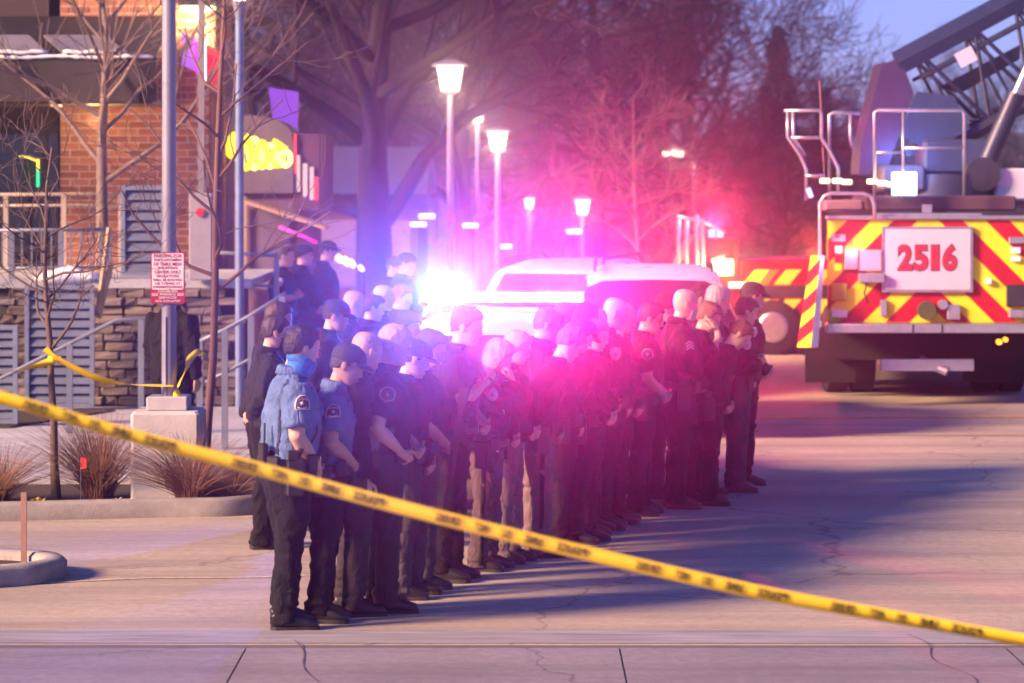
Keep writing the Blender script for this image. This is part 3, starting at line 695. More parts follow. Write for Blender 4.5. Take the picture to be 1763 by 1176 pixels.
# mirrored words on the tape, seen from its back
def tape_words(ts, step_txt):
    for t0, txt, w_, ink in ts:
        p = ev(t0); tg = (ev(t0 + .005) - ev(t0 - .005)).normalized()
        me = text_mesh(txt, .042, .0004, .0012, width=w_); me.materials.clear(); me.materials.append(M_INK)
        for v in me.vertices: v.co.x *= -1
        o = bpy.data.objects.new('lettering', me); link(o, tape)
        zax = Vector((0, -1, 0)); xax = tg; yax = zax.cross(xax).normalized(); zax = xax.cross(yax)
        o.matrix_world = Matrix.Translation(p + zax * .006) @ Matrix((xax, yax, zax)).transposed().to_4x4()
per = [('POLICE', .23), ('LINE', .14), ('DO', .07), ('NOT', .10), ('CROSS', .19)]
Lt = sum((mid[i + 1] - mid[i]).length for i in range(len(mid) - 1))
def param_at_px(px):
    lo_, hi = 0.0, 1.0
    for _ in range(30):
        c = (lo_ + hi) / 2; p = ev(c)
        if CX + p.x / p.y * F_PX < px: lo_ = c
        else: hi = c
    return (lo_ + hi) / 2
ws = []
for start in (1690, 1355, 1010, 660, 300, -20):
    x_ = start
    for txt, w_ in per:
        wp = w_ * 225; ws.append((param_at_px(x_ - wp / 2), txt, w_ * .5, 0)); x_ -= wp + 24
tape_words([w for w in ws if .01 < w[0] < .99], None)
# posts the tape is tied to, just outside the picture on both sides
for p, hgt, lb_ in ((mid[0], 2.4, 'tall wooden post holding the high end of the long police tape'), (mid[-1], 1.25, 'short wooden stake holding the low end of the long police tape')):
    t = thing('tape_post', lb_, 'post', (p.x, p.y + .03, 0), group='stakes holding the long tape')
    MB().box(-.03, .03, 0, .06, 0, hgt).build('stake', mat('stake_wood', (.30, .21, .13), .85, var=.2), t)

# ------------------------------------------------------------------ bare trees
def branch_mesh(segs, n=5):
    """segs: list of chains [(p, r), ...] -> one mesh of tapered tubes (numpy)"""
    V = []; F = []; b = 0
    for ch in segs:
        P = np.array([p for p, r in ch], float); r = np.array([r for p, r in ch], float)
        T = np.gradient(P, axis=0); T /= (np.linalg.norm(T, axis=1, keepdims=True) + 1e-9)
        ref = np.array([.3, .5, .81]); U = np.cross(T, ref); U /= (np.linalg.norm(U, axis=1, keepdims=True) + 1e-9); Wv = np.cross(T, U)
        nn = n if r[0] > .012 else 3
        a = np.arange(nn) * 2 * pi / nn
        R_ = P[:, None, :] + r[:, None, None] * (np.cos(a)[None, :, None] * U[:, None, :] + np.sin(a)[None, :, None] * Wv[:, None, :])
        V.append(R_.reshape(-1, 3)); L = len(ch)
        for i in range(L - 1):
            for k in range(nn): F.append((b + i * nn + k, b + i * nn + (k + 1) % nn, b + (i + 1) * nn + (k + 1) % nn, b + (i + 1) * nn + k))
        b += L * nn
    return np.concatenate(V), F
def grow(rng, p, d, length, r, depth, out, wig=.18, kids=(3, 5), spread=(25, 55), shrink=(.5, .72), grav=.04, nseg=5):
    pts = [(p.copy(), r)]; q = p.copy(); dd = d.copy()
    for i in range(nseg):
        dd = (dd + Vector((rng.gauss(0, wig), rng.gauss(0, wig), rng.gauss(0, wig) + grav))).normalized()
        q = q + dd * (length / nseg); pts.append((q.copy(), max(r * (1 - .62 * (i + 1) / nseg), .0012)))
    out.setdefault(depth, []).append(pts)
    if depth <= 0: return
    for k in range(rng.randint(*kids)):
        t = rng.uniform(.25, 1.0); f = t * nseg; i = min(int(f), nseg - 1); base = pts[i][0].lerp(pts[i + 1][0], f - i)
        ax = Vector((rng.gauss(0, 1), rng.gauss(0, 1), rng.gauss(0, 1))); ax = (ax - dd * ax.dot(dd)).normalized()
        an = R(rng.uniform(*spread)); nd = (dd * cos(an) + ax * sin(an)).normalized()
        rr = pts[i][1] * rng.uniform(.45, .7)
        grow(rng, base, nd, length * rng.uniform(*shrink), rr, depth - 1, out, wig, kids, spread, shrink, grav, max(3, nseg - 1))
def tree(label, loc, seed, h, r, limbs, depth, m_trunk, m_crown, name='bare_tree', group=None, lean=(0, 0), crown_from=.35, sub=(3, 5), wig=.15, spread=(25, 55), limb_len=.5, up=.5, shr=(.5, .72), rmin=0):
    rng = random.Random(seed); t = thing(name, label, 'tree', loc, group=group); out_ = {}
    tr = []; q = Vector((0, 0, 0)); d = Vector((lean[0], lean[1], 1)).normalized(); n_ = 9
    for i in range(n_ + 1):
        tr.append((q.copy(), r * (1.25 if i == 0 else 1) * (1 - .75 * i / n_))); d = (d + Vector((rng.gauss(0, .05), rng.gauss(0, .05), .1))).normalized(); q = q + d * h / n_
    V, F = branch_mesh([tr], 9); MB().add(V, F).build('trunk', m_trunk, t, smooth=True)
    for k in range(limbs):
        f = (crown_from + (1 - crown_from) * (k + rng.random()) / limbs) * n_; i = min(int(f), n_ - 1); base = tr[i][0].lerp(tr[i + 1][0], f - i)
        a = 2.4 * k + rng.uniform(-.5, .5); nd = Vector((cos(a), sin(a), up + rng.uniform(-.2, .4))).normalized()
        grow(rng, base, nd, h * limb_len * (1.15 - .6 * f / n_) * rng.uniform(.8, 1.15), tr[i][1] * .55, depth, out_, wig, sub, spread, shr)
    big = out_.get(depth, []) ; V, F = branch_mesh(big, 6); MB().add(V, F).build('limb', m_trunk, t, smooth=True, fix=False)
    rest_ = [c for dd, l_ in out_.items() if dd < depth for c in l_]
    if rmin: rest_ = [[(p, max(r_, rmin)) for p, r_ in c] for c in rest_]
    if rest_:
        V, F = branch_mesh(rest_, 4); MB().add(V, F).build('crown', m_crown, t, smooth=True, fix=False)
    return t
M_BARK = mat('bark_young', (.12, .085, .075), .9, var=.3, scale=20, bump=.6); M_TWIG = mat('twig_young', (.13, .085, .085), .85, var=.2)
M_BARKP = mat('bark_pale', (.20, .145, .13), .85, var=.2, scale=14); M_TWIGP = mat('twig_pale', (.21, .145, .135), .85, var=.2)
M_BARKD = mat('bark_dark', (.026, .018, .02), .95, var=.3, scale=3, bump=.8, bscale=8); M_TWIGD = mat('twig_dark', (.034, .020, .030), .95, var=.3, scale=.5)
tree('young bare tree with dark twigs wound with yellow tape in the planting bed', (xat(97, 24.5), 24.5, .08), 11, 2.95, .038, 15, 2, M_BARK, M_TWIG, name='young_tree', crown_from=.42, sub=(3, 5), limb_len=.38, up=.65, wig=.2, rmin=.0028)
tree('young bare reddish tree close behind the parking sign post', (xat(349, 25.3), 25.3, .08), 23, 5.2, .042, 18, 2, mat('bark_red', (.16, .09, .08), .9, var=.2), M_TWIG, name='young_tree', lean=(-.02, 0), crown_from=.3, sub=(2, 4), limb_len=.25, up=.7, wig=.17, rmin=.003)
tree('pale bare tree with fanning branches against the brick wall', (xat(176, 35.6), 35.6, 1.55), 31, 4.0, .085, 16, 2, M_BARKP, M_TWIGP, crown_from=.28, sub=(4, 6), limb_len=.5, up=.75, wig=.1, spread=(15, 40), rmin=.006)
tree('small pale bare tree beside the lantern lamp', (xat(1103, 50), 50, 0), 41, 4.2, .06, 16, 2, M_BARKP, M_TWIGP, crown_from=.3, sub=(4, 6), limb_len=.32, up=.7, rmin=.006)
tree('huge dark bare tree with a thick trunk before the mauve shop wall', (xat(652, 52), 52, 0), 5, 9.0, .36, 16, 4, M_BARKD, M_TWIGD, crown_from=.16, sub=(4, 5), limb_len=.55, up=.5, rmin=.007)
LB = ['big bare tree with %s' % s_ for s_ in ('a leaning trunk behind the lantern lamps', 'a forked crown behind the small lamps', 'spreading twigs behind the small pale tree', 'tall twigs behind the side-arm lamp', 'a wide crown behind the ladder truck rails',
                                             'sparse limbs beyond the raised ladder', 'a dense crown beyond the far shop roof', 'reddish twigs beyond the blue-grey lamp post', 'thin twigs at the edge of the road')]
protos = []
big = [(800, 68, 10.0, 3), (905, 84, 11.0, 8), (1030, 76, 9.6, 13), (1180, 90, 10.5, 21), (1345, 82, 4.6, 34), (1500, 100, 5.0, 55), (560, 88, 10.5, 89), (470, 74, 9.0, 44), (1660, 112, 6.0, 66)]
for i, (px, d_, h_, sd_) in enumerate(big):
    if i < 4:
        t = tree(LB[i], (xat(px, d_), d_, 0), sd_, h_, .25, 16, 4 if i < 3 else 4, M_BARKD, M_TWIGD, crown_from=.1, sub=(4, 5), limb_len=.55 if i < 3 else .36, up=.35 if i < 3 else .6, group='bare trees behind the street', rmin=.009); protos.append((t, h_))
    else:
        s_, h0 = protos[(i * 3) % 4]; t = copy_tree(s_); t.location = (xat(px, d_), d_, 0); t.rotation_euler = (0, 0, i * 1.3); t.scale = (h_ / h0 * 1.05,) * 3
        t['label'] = LB[i]
# a far belt of trees that reads as one mass
def tree_belt():
    segs = []; rng = random.Random(77)
    for k in range(520):
        x = rng.uniform(-40, 50); y = rng.uniform(108, 132); h_ = rng.uniform(4.5, 8.5) * (.40 if x > 6.5 else 1); p = Vector((x, y, rng.uniform(0, 2 if x < 6.5 else .3)))
        o_ = {}; grow(rng, p, Vector((0, 0, 1)), h_, .08, 2, o_, .12, (5, 7), (20, 60), (.35, .6), .03, 5)
        for l_ in o_.values(): segs += [[(q, max(r_, .022)) for q, r_ in c] for c in l_]
    V, F = branch_mesh(segs, 3); o = MB().add(V, F).build('far_wood', mat('far_twigs', (.03, .02, .03), 1, var=.3, scale=.2), fix=False); o['kind'] = 'stuff'; o['label'] = 'dark belt of bare trees under the hills'; o['category'] = 'wood'
tree_belt()
# evergreen beyond the truck
def conifer(label, px, d_, top, wid, seed):
    rng = random.Random(seed); h_ = zat(top, d_); t = thing('conifer', label, 'tree', (xat(px, d_), d_, 0), group='evergreens beyond the truck')
    MB().cyl((0, 0, 0), (0, 0, h_), .2, .02, n=8).build('trunk', M_BARKD, t)
    V = []; F = []
    for k in range(9000):
        f = rng.random() ** .7; z = h_ * (.06 + .94 * f); r_ = wid * (1 - f) ** .8 * math.sqrt(rng.random()) * (.8 + .3 * sin(z * 5)) + .02; a = rng.uniform(0, 2 * pi)
        c = Vector((r_ * cos(a), r_ * sin(a), z - .25 * r_)); dr = Vector((cos(a) + rng.gauss(0, .3), sin(a) + rng.gauss(0, .3), rng.gauss(-.2, .3))) * rng.uniform(.08, .2); sd2 = Vector((-sin(a), cos(a), rng.gauss(0, .4))) * .035
        b_ = len(V); V += [c - sd2, c + sd2, c + dr]; F.append((b_, b_ + 1, b_ + 2))
    MB().add(V, F).build('crown', mat('needles', (.035, .045, .04), .9, var=.4, scale=2), t, fix=False)
conifer('dark pointed evergreen standing behind the red brush truck', 1340, 86, 45, 1.5, 4)
conifer('small dark evergreen between the truck rails and the hills', 1420, 100, 150, 1.4, 9)

# ------------------------------------------------------------------ bed planting: dead grasses, litter, stakes
M_DEAD = [mat('dead_grass', (.24, .125, .085), .9, var=.35, scale=3), mat('dead_grass_tan', (.32, .20, .12), .9, var=.35, scale=3)]
def grass(label, px, d_, h_, w_, seed, n_=420, mm=0):
    rng = random.Random(seed); t = thing('ornamental_grass', label, 'grass', (xat(px, d_), d_, .09), group='dead grasses in the planting bed'); segs = []
    for k in range(n_):
        a = rng.uniform(0, 2 * pi); r0 = rng.random() * .12; l_ = h_ * rng.uniform(.45, 1.1); lean = abs(rng.gauss(.35, .32)) * w_; wind = rng.uniform(-.10, .02); p = Vector((r0 * cos(a), r0 * sin(a), 0)); ch = []
        for i in range(6):
            f = i / 5; ch.append((p + Vector((cos(a) * lean * f ** 1.7 + wind * f * f + rng.gauss(0, .008), sin(a) * lean * f ** 1.7 * .8, l_ * (f - .28 * lean * f * f))), .0032 * (1 - .75 * f)))
        segs.append(ch)
    V, F = branch_mesh(segs, 3); o = MB().add(V, F).build('blades', M_DEAD[mm], t, fix=False); o['kind'] = 'stuff'
grass('dead reddish grass clump between the taped tree and the concrete base', 170, 24.55, .72, .75, 1, 700)
grass('dead reddish grass clump in front of the concrete base', 330, 24.35, .55, .85, 2, 620)
grass('short tan grass tuft at the rounded end of the kerb', 400, 24.5, .36, .9, 3, 380, 1)
grass('dead grass clump cut by the left picture edge', -8, 24.3, .50, .8, 4, 420)
tag(MB().box(-.02, .02, -.01, .01, 0, .50).build('wooden_stake', mat('stake_red', (.32, .19, .15), .85), loc=(xat(41, 20.6), 20.6, .06)), 'thin weathered wooden stake in the kerb island', 'stake')
b = MB(); b.loft([((xat(70 + i * 10, 22.6) - xat(110, 22.6), 0, .0 + .012 * sin(i * 2)), .006, .045 + .01 * sin(i)) for i in range(9)], n=5, ref=(0, 0, 1))
fl = thing('marker_flag', 'small red marker flag in the dead grass', 'flag', (xat(139, 24.3), 24.3, .09))
MB().cyl((0, 0, 0), (0, 0, .36), .003, n=6).build('wire', M_STEEL, fl); MB().add([(0, -.004, .27), (.05, -.01, .28), (.045, .0, .36), (0, -.004, .37)], [(0, 1, 2, 3)]).build('flag_cloth', mat('flag_red', (.7, .04, .05), .7), fl)
def litter(label, px, py, d_, w_, m_, seed):
    rng = random.Random(seed); p = at(px, py, d_); V = []; F = []; n_ = 7
    for i in range(n_):
        for k in range(4): V.append(((i / (n_ - 1) - .5) * w_ + rng.gauss(0, .004), (k / 3 - .5) * w_ * .6, .012 + abs(rng.gauss(0, .016))))
    for i in range(n_ - 1):
        for k in range(3): F.append((i * 4 + k, i * 4 + 4 + k, i * 4 + 5 + k, i * 4 + 1 + k))
    o = MB().add(V, F).build('litter', m_, loc=(p.x, p.y, .095), fix=False); o.modifiers.new('t', 'SOLIDIFY').thickness = .001
    tag(o, label, 'litter')
litter('crumpled white paper lying on the mulch by the concrete base', 215, 870, 24.2, .16, mat('paper', (.7, .71, .74), .8), 1)
litter('flat white scrap lying under the front grass clump', 300, 874, 24.1, .10, MATS['paper'], 2)
litter('scrap of yellow tape lying on the mulch', 66, 858, 24.2, .13, M_TAPE, 3)

# tape strung between the two young trees and the post
tr1, tr2 = xat(94, 24.4), xat(347, 25.2)
st, _ = tape_strip('tape_strip', [at(-60, 655, 24.2), at(0, 643, 24.3), at(55, 632, 24.4), at(92, 620, 24.42)], .06, 'short yellow tape running from the taped young tree to the picture edge', twist=lambda t: .5 + .9 * sin(t * 4))
st, _ = tape_strip('tape_strip', [at(78, 600, 24.40), at(100, 618, 24.42), at(160, 648, 24.5), at(215, 661, 24.6), at(300, 664, 24.68)], .06, 'yellow tape sagging from the taped young tree to the steel post', twist=lambda t: .2 + 1.3 * t + .5 * sin(t * 9))
st, _ = tape_strip('tape_strip', [at(303, 690, 24.66), at(307, 664, 24.66), at(318, 640, 24.75), at(327, 618, 25.0), at(341, 606, 25.2), at(346, 612, 25.22)], .06, 'yellow tape twisted up from the steel post to the reddish young tree', twist=lambda t: 1.1 * sin(t * 7))
b = MB(); b.loft([((0, 0, -.035), .048, .048), ((0, 0, 0), .06, .055), ((.01, 0, .03), .05, .05)], n=9, ref=(1, 0, 0), cap=False)
k_ = b.build('tape_knot', M_TAPE, loc=at(94, 618, 24.48), smooth=True); tag(k_, 'bunched yellow tape knotted round the taped young tree', 'tape')
# ------------------------------------------------------------------ cars
M_TYRE = mat('tyre', (.02, .02, .022), .9, bump=.3); M_RIM = mat('rim', (.35, .35, .38), .35, .8); M_CHROME = mat('chrome', (.55, .55, .58), .25, .9)
M_BLACKP = mat('black_paint', (.012, .012, .016), .25, .0, var=.1, spec=.6); M_WHITEP = mat('white_paint', (.68, .68, .70), .3, .0, var=.06, scale=2, spec=.5)
M_PLAST = mat('black_plastic', (.02, .02, .022), .6, bump=.2); M_TAIL = mat('tail_red', (.35, .01, .015), .2, emit=(1, .02, .03), es=.3)
M_CGLASS = mat('car_glass', (.02, .024, .032), .05, 0, var=.05, spec=.9)
def wheel(parent, x, y, r, w, side, rim=None):
    t = MB().loft([((x - w / 2, y, r), r * .93, r * .93), ((x - w / 2 + .02, y, r), r, r), ((x + w / 2 - .02, y, r), r, r), ((x + w / 2, y, r), r * .93, r * .93)], n=24, ref=(0, 0, 1)).build('tyre', M_TYRE, parent, smooth=30)
    xo = x + side * (w / 2 + .004)
    b = MB().loft([((x, y, r), r * .62, r * .62), ((xo, y, r), r * .6, r * .6)], n=20, ref=(0, 0, 1)); b.build('rim', rim or M_RIM, t, smooth=30)
    b = MB()
    for k in range(5):
        a = 2 * pi * k / 5; b.cyl((xo + side * .004, y + r * .12 * cos(a), r + r * .12 * sin(a)), (xo + side * .004, y + r * .55 * cos(a), r + r * .55 * sin(a)), r * .07, n=6)
    b.build('spokes', M_CHROME, t)
    return t
def suv(label, name, loc, rz, H, body, roof, bar=False, cat='police car', group=None, L=4.95, Wd=1.94):
    t = thing(name, label, cat, loc, rz, group); w = Wd / 2; k = H / 1.70; rw = w * .70
    # stations: y, zb, z belt, roof half-width, z roof, half width
    S = [(0.00, .42, .70, w * .86, .74, w * .93), (.05, .36, .98, w * .88, 1.02, w * .97), (.10, .34, 1.05 * k, w * .84, 1.10 * k, w), (.42, .30, 1.07 * k, rw, 1.58 * k, w), (.75, .28, 1.07 * k, rw * 1.02, 1.655 * k, w), (1.6, .26, 1.06 * k, rw * 1.03, 1.70 * k, w),
         (2.5, .26, 1.05 * k, rw * 1.02, 1.69 * k, w), (2.95, .26, 1.04 * k, rw * .98, 1.60 * k, w), (3.72, .26, 1.02 * k, w * .84, 1.06 * k, w * .99), (4.4, .28, .97 * k, w * .82, 1.0 * k, w * .97), (4.8, .32, .86 * k, w * .78, .88 * k, w * .90), (L, .40, .70, w * .70, .72, w * .80)]
    V = []; F = []; n = 13
    for (y, zb, zt, r_, zr, ww) in S:
        half = [(0, zb), (ww * .85, zb), (ww * .985, zb + .14), (ww, (zb + zt) / 2 + .08), (ww * .975, zt), (r_ + (ww * .975 - r_) * .10, zr - .07 * (zr - zt > .2)), (r_ * .80, zr)]
        ring = [(x, z) for x, z in half] + [(0, zr + .012)] + [(-x, z) for x, z in half[::-1]]
        ring = ring[:-1]; n = len(ring)
        V += [(x, y, z) for x, z in ring]
    for i in range(len(S) - 1):
        for j in range(n): F.append((i * n + j, i * n + (j + 1) % n, (i + 1) * n + (j + 1) % n, (i + 1) * n + j))
    F.append(tuple(range(n))); F.append(tuple(range((len(S) - 1) * n, len(S) * n)))
    bm = MB().add(V, F)
    for q, f in enumerate(bm.F):
        zc = sum(bm.V[i][2] for i in f) / len(f); yc = sum(bm.V[i][1] for i in f) / len(f)
        if zc > 1.5 * k: bm.M[q] = 1
    bo = bm.build('body', [body, roof], t, smooth=35)
    def quad(name, P, m, off, par=bo, th=.006):
        P = [Vector(p) for p in P]; nn = (P[1] - P[0]).cross(P[3] - P[0]).normalized() * off; n2 = nn.normalized() * th * (1 if off > 0 else -1)
        return MB().add([p + nn for p in P] + [p + nn - n2 for p in P], [(0, 1, 2, 3), (4, 7, 6, 5), (0, 4, 5, 1), (1, 5, 6, 2), (2, 6, 7, 3), (3, 7, 4, 0)]).build(name, m, par)
    quad('rear_window', [(-w * .74, .125, 1.14 * k), (w * .74, .125, 1.14 * k), (rw * .82, .40, 1.545 * k), (-rw * .82, .40, 1.545 * k)], M_CGLASS, .014)
    quad('windshield', [(w * .74, 3.68, 1.10 * k), (-w * .74, 3.68, 1.10 * k), (-rw * .84, 2.99, 1.575 * k), (rw * .84, 2.99, 1.575 * k)], M_CGLASS, .014)
    for s_ in (-1, 1):
        for (ya, yb, za) in ((.62, 1.55, 1.12), (1.63, 2.48, 1.11), (2.56, 3.35, 1.09)):
            yt = yb - (.42 if yb > 3 else 0.0); ya2 = ya + (.16 if ya < 1 else 0); P = [(s_ * (w * .955), ya, za * k), (s_ * (w * .955), yb, za * k), (s_ * (rw + .035), yt, 1.56 * k), (s_ * (rw + .035), ya2, 1.56 * k)]
            quad('side_window', P, M_CGLASS, .02 * s_)
        MB().box(s_ * w - .012, s_ * w + .012, 1.7, 1.9, .92 * k, .95 * k).box(s_ * w - .012, s_ * w + .012, 2.6, 2.8, .92 * k, .95 * k).build('door_handle', M_PLAST, bo)
        MB().loft([((s_ * (w - .02), 3.25, 1.10 * k), .03, .03), ((s_ * (w + .12), 3.22, 1.14 * k), .10, .06), ((s_ * (w + .20), 3.22, 1.13 * k), .08, .05)], n=10, ref=(0, 0, 1)).build('mirror', body, t, smooth=True)
        MB().loft([((s_ * w * .80, .03, .86 * k), .13, .14), ((s_ * w * .82, .085, .86 * k), .13, .14)], n=10, ref=(0, 0, 1), pw=4).build('tail_light', M_TAIL, t)
        MB().loft([((s_ * w * .70, 4.86, .74 * k), .07, .18), ((s_ * w * .72, 4.76, .76 * k), .08, .2)], n=10, ref=(0, 0, 1), pw=4).build('headlight', mat('headlamp', (.6, .6, .65), .1), t)
        for yy in (.95, 3.95):
            MB().loft([((s_ * (w - .005), yy, .37), .43, .43), ((s_ * (w + .010), yy, .37), .41, .41)], n=24, ref=(0, 0, 1)).build('wheel_arch', M_PLAST, t)
            wheel(t, s_ * (w - .10), yy, .37, .24, s_)
        MB().tube([(s_ * rw * .93, .6, 1.68 * k), (s_ * rw * .93, .75, 1.735 * k), (s_ * rw * .93, 2.5, 1.765 * k), (s_ * rw * .93, 2.7, 1.69 * k)], .018, n=8).build('roof_rail', M_PLAST, t, smooth=True)
    MB().box(-w * .86, w * .86, -.07, .02, .40, .66, bev=.03).build('rear_bumper', M_PLAST, t)
    MB().box(-.16, .16, -.012, .045, .78 * k, .88 * k).build('plate', mat('plate_white', (.6, .62, .6), .5), t)
    MB().box(-w * .74, w * .74, L - .06, L + .05, .36, .62, bev=.03).build('front_bumper', M_PLAST, t)
    MB().box(-.5, .5, L - .08, L - .012, .64, .80, bev=.01).build('grille', M_PLAST, t)
    return t, k
def light_bar(t, y, z, w, Eb, Er):
    lb = MB().box(-w / 2, w / 2, y - .12, y + .12, z, z + .035, bev=.01).build('light_bar', M_PLAST, t)
    MB().box(-.35, -.30, y - .06, y + .06, z - .06, z - .001).box(.30, .35, y - .06, y + .06, z - .06, z - .001).build('feet', M_PLAST, lb)
    mb_ = mat('blue_lens', (.1, .3, 1), .2, emit=(.22, .50, 1.0), es=5); mr = mat('red_lens', (1, .05, .1), .2, emit=(1.0, .40, .45), es=6)
    n = 8
    for i in range(n):
        x0 = -w / 2 + .01 + i * (w - .02) / n
        MB().box(x0 + .004, x0 + (w - .02) / n - .004, y - .10, y + .10, z + .036, z + .11, bev=.008).build('lens', mb_ if i < n // 2 else mr, lb)
    MB().box(-w / 2, w / 2, y - .105, y + .105, z + .111, z + .125, bev=.004).build('cover', mat('bar_cover', (.3, .3, .32), .3), lb)
    for (x, col, e, s_, az, el, cone) in ((-.64, 'b', Eb, -1, -14, 4, 90), (-.40, 'b', Eb, -1, -10, 5, 80), (.36, 'r', Er, -1, 8, 6, 74), (.62, 'r', Er, -1, 12, 6, 74), (-.4, 'b', Eb * .08, 1, -150, 6, 90), (.4, 'r', Er * .8, 1, 158, 8, 100)):
        # strobe heads are directional: az is measured from straight back, positive to the right
        l_ = bpy.data.lights.new('strobe', 'SPOT'); l_.energy = e; l_.shadow_soft_size = .04; l_.spot_size = R(cone); l_.spot_blend = .9; l_.color = (.04, .13, 1.0) if col == 'b' else (1.0, .008, .22)
        o = bpy.data.objects.new('strobe', l_); link(o, lb); o.location = (x, y + s_ * .13, z + .15)
        o.rotation_euler = Vector((-sin(R(az)) * cos(R(el)), cos(R(az)) * cos(R(el)), -sin(R(el)))).to_track_quat('Z', 'Y').to_euler()
    return lb
pc, k = suv('police car with dark body and blazing blue and red light bar behind the officers', 'police_car', (-.15, 23.6, 0), R(-2), 1.585, M_BLACKP, M_WHITEP)
light_bar(pc, 2.42, 1.64, 1.42, 380, 600)
suv('white vehicle with pale roof parked behind the blazing light bar', 'parked_car', (.35, 36.6, 0), R(-16), 1.72, M_WHITEP, M_WHITEP, cat='car', Wd=2.0)
suv('dark vehicle with white roof parked between the white vehicle and the brush truck', 'parked_car', (1.5, 31.0, 0), R(-2), 1.80, M_BLACKP, M_WHITEP, cat='car')

# ------------------------------------------------------------------ ladder truck, rear view
M_FY = mat('fluor_yellow', (.74, .80, .02), .45, var=.10, scale=3); M_FR = mat('stripe_red', (.46, .010, .03), .45, var=.16, scale=4); M_TRED = mat('truck_red', (.34, .012, .016), .35, var=.08)
M_ALU = mat('aluminium', (.52, .52, .56), .35, .75, var=.12, scale=12); M_DARKM = mat('dark_steel', (.05, .05, .065), .5, .4, var=.2); M_LADM = mat('ladder_metal', (.045, .05, .085), .45, .5, var=.2)
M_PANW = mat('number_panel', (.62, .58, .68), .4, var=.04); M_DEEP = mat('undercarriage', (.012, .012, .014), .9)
DT = 35.6; ST = F_PX / DT
tk = thing('ladder_truck', 'ladder fire truck seen from behind with red and yellow chevrons and raised ladder', 'fire truck', (0, 0, 0))
def X(px): return xat(px, DT)
def Z(py): return zat(py, DT)
tx0, tx1, tz0, tz1 = X(1424), X(1778), Z(556), Z(378)
SHR = .112
def shr(mb):
    mb.V = [(x + max(0, y - DT) * SHR, y, z) for x, y, z in mb.V]; return mb
shr(MB().box(tx0, tx1, DT + .02, DT + 8.5, tz0 - .1, tz1, bev=.02)).build('body', M_TRED, tk)
panel = MB().box(tx0 + .005, tx1 - .005, DT, DT + .018, tz0 + .004, tz1 - .004).build('chevron_panel', M_FY, tk)
def clip(poly, a, b, c):
    """keep a*x+b*z<=c"""
    o = []
    for i in range(len(poly)):
        p, q = poly[i], poly[(i + 1) % len(poly)]; dp, dq = a * p[0] + b * p[1] - c, a * q[0] + b * q[1] - c
        if dp <= 0: o.append(p)
        if dp * dq < 0: f = dp / (dp - dq); o.append((p[0] + (q[0] - p[0]) * f, p[1] + (q[1] - p[1]) * f))
    return o
def chevrons(x0, x1, z0, z1, xc, y, par, m, w=.20, ph=0.0, keep=None):
    P_ = w * 2 * 1.414
    for side in (-1, 1):
        for kk in range(-14, 15):
            # stripe: u = z + side*... constant bands
            rect = [(max(x0, xc), z0), (x1, z0), (x1, z1), (max(x0, xc), z1)] if side > 0 else [(x0, z0), (min(x1, xc), z0), (min(x1, xc), z1), (x0, z1)]
            lo = z1 + kk * P_ + ph; hi = lo + P_ / 2
            # Λ: bands z + |x-xc| = const
            p = clip(rect, -side, -1, -(lo + side * xc)); 
            if len(p) > 2: p = clip(p, side, 1, hi + side * xc)
            if len(p) > 2:
                ar = abs(sum(p[i][0] * p[(i + 1) % len(p)][1] - p[(i + 1) % len(p)][0] * p[i][1] for i in range(len(p)))) / 2
                if ar > .002: MB().prism(p, 'y', y - .004, y - .0005).build('stripe', m, par)
xc_ = X(1598)
chevrons(tx0 + .01, tx1 - .01, tz0 + .01, tz1 - .01, xc_, DT, panel, M_FR, ph=.13)
# frame, number panel, numerals
MB().box(tx0 - .02, tx1 + .02, DT - .05, DT + .03, tz1, tz1 + .05, bev=.01).build('top_trim', M_ALU, tk)
np_ = MB().box(X(1521), X(1671), DT - .05, DT - .006, Z(500), Z(393), bev=.01).build('number_panel', M_PANW, tk)
b = MB(); e = .02
for (xa, xb, za, zb) in ((X(1521) - e, X(1671) + e, Z(393), Z(393) + e), (X(1521) - e, X(1671) + e, Z(500) - e, Z(500)), (X(1521) - e, X(1521), Z(500), Z(393)), (X(1671), X(1671) + e, Z(500), Z(393))): b.box(xa, xb, DT - .056, DT - .006, za, zb)
b.build('frame', M_ALU, np_)
for off, m_, yy in ((.026, mat('numeral_edge', (.16, .05, .10), .5), -.0525), (.008, mat('numeral_red', (.50, .03, .07), .5), -.0555)):
    for i, ch in enumerate('2516'):
        me = text_mesh(ch, .40, .001, off, width=(.165 if ch != '1' else .085) + off); me.materials.clear(); me.materials.append(m_)
        obj('numeral', me, np_, (X((1557.5, 1585, 1609, 1634)[i]), DT + yy, Z(446)), (R(90), 0, 0))
MB().box(tx0 - .03, tx1 + .05, DT - .25, DT + .01, Z(572), Z(556) - .003, bev=.01).build('rear_bumper', M_ALU, tk)
for px in (1567, 1617): MB().box(X(px) - .01, X(px) + .01, DT - .256, DT - .24, Z(571), Z(557)).build('bumper_seam', M_DARKM, tk)
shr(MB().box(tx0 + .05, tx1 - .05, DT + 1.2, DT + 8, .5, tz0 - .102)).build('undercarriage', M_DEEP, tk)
MB().box(X(1520), X(1680), DT + .15, DT + .28, Z(640), Z(620)).build('tow_bar', M_ALU, tk)
MB().cyl((X(1590), DT + .3, .55), (X(1635), DT + .16, .42), .06).build('drop_pipe', M_ALU, tk)
for s_ in (-1, 1):
    for yy in (DT + 2.6, DT + 3.95):
        for dx in (.0, .33):
            x_ = 5.04 + (yy - DT) * SHR + s_ * (.80 + dx); wheel(tk, x_, yy, .53, .29, s_, rim=M_DARKM)
    MB().box(5.04 + s_ * 1.0 - .32, 5.04 + s_ * 1.0 + .32, DT + 1.7, DT + 1.72, .18, .88).build('mudflap', M_DEEP, tk)
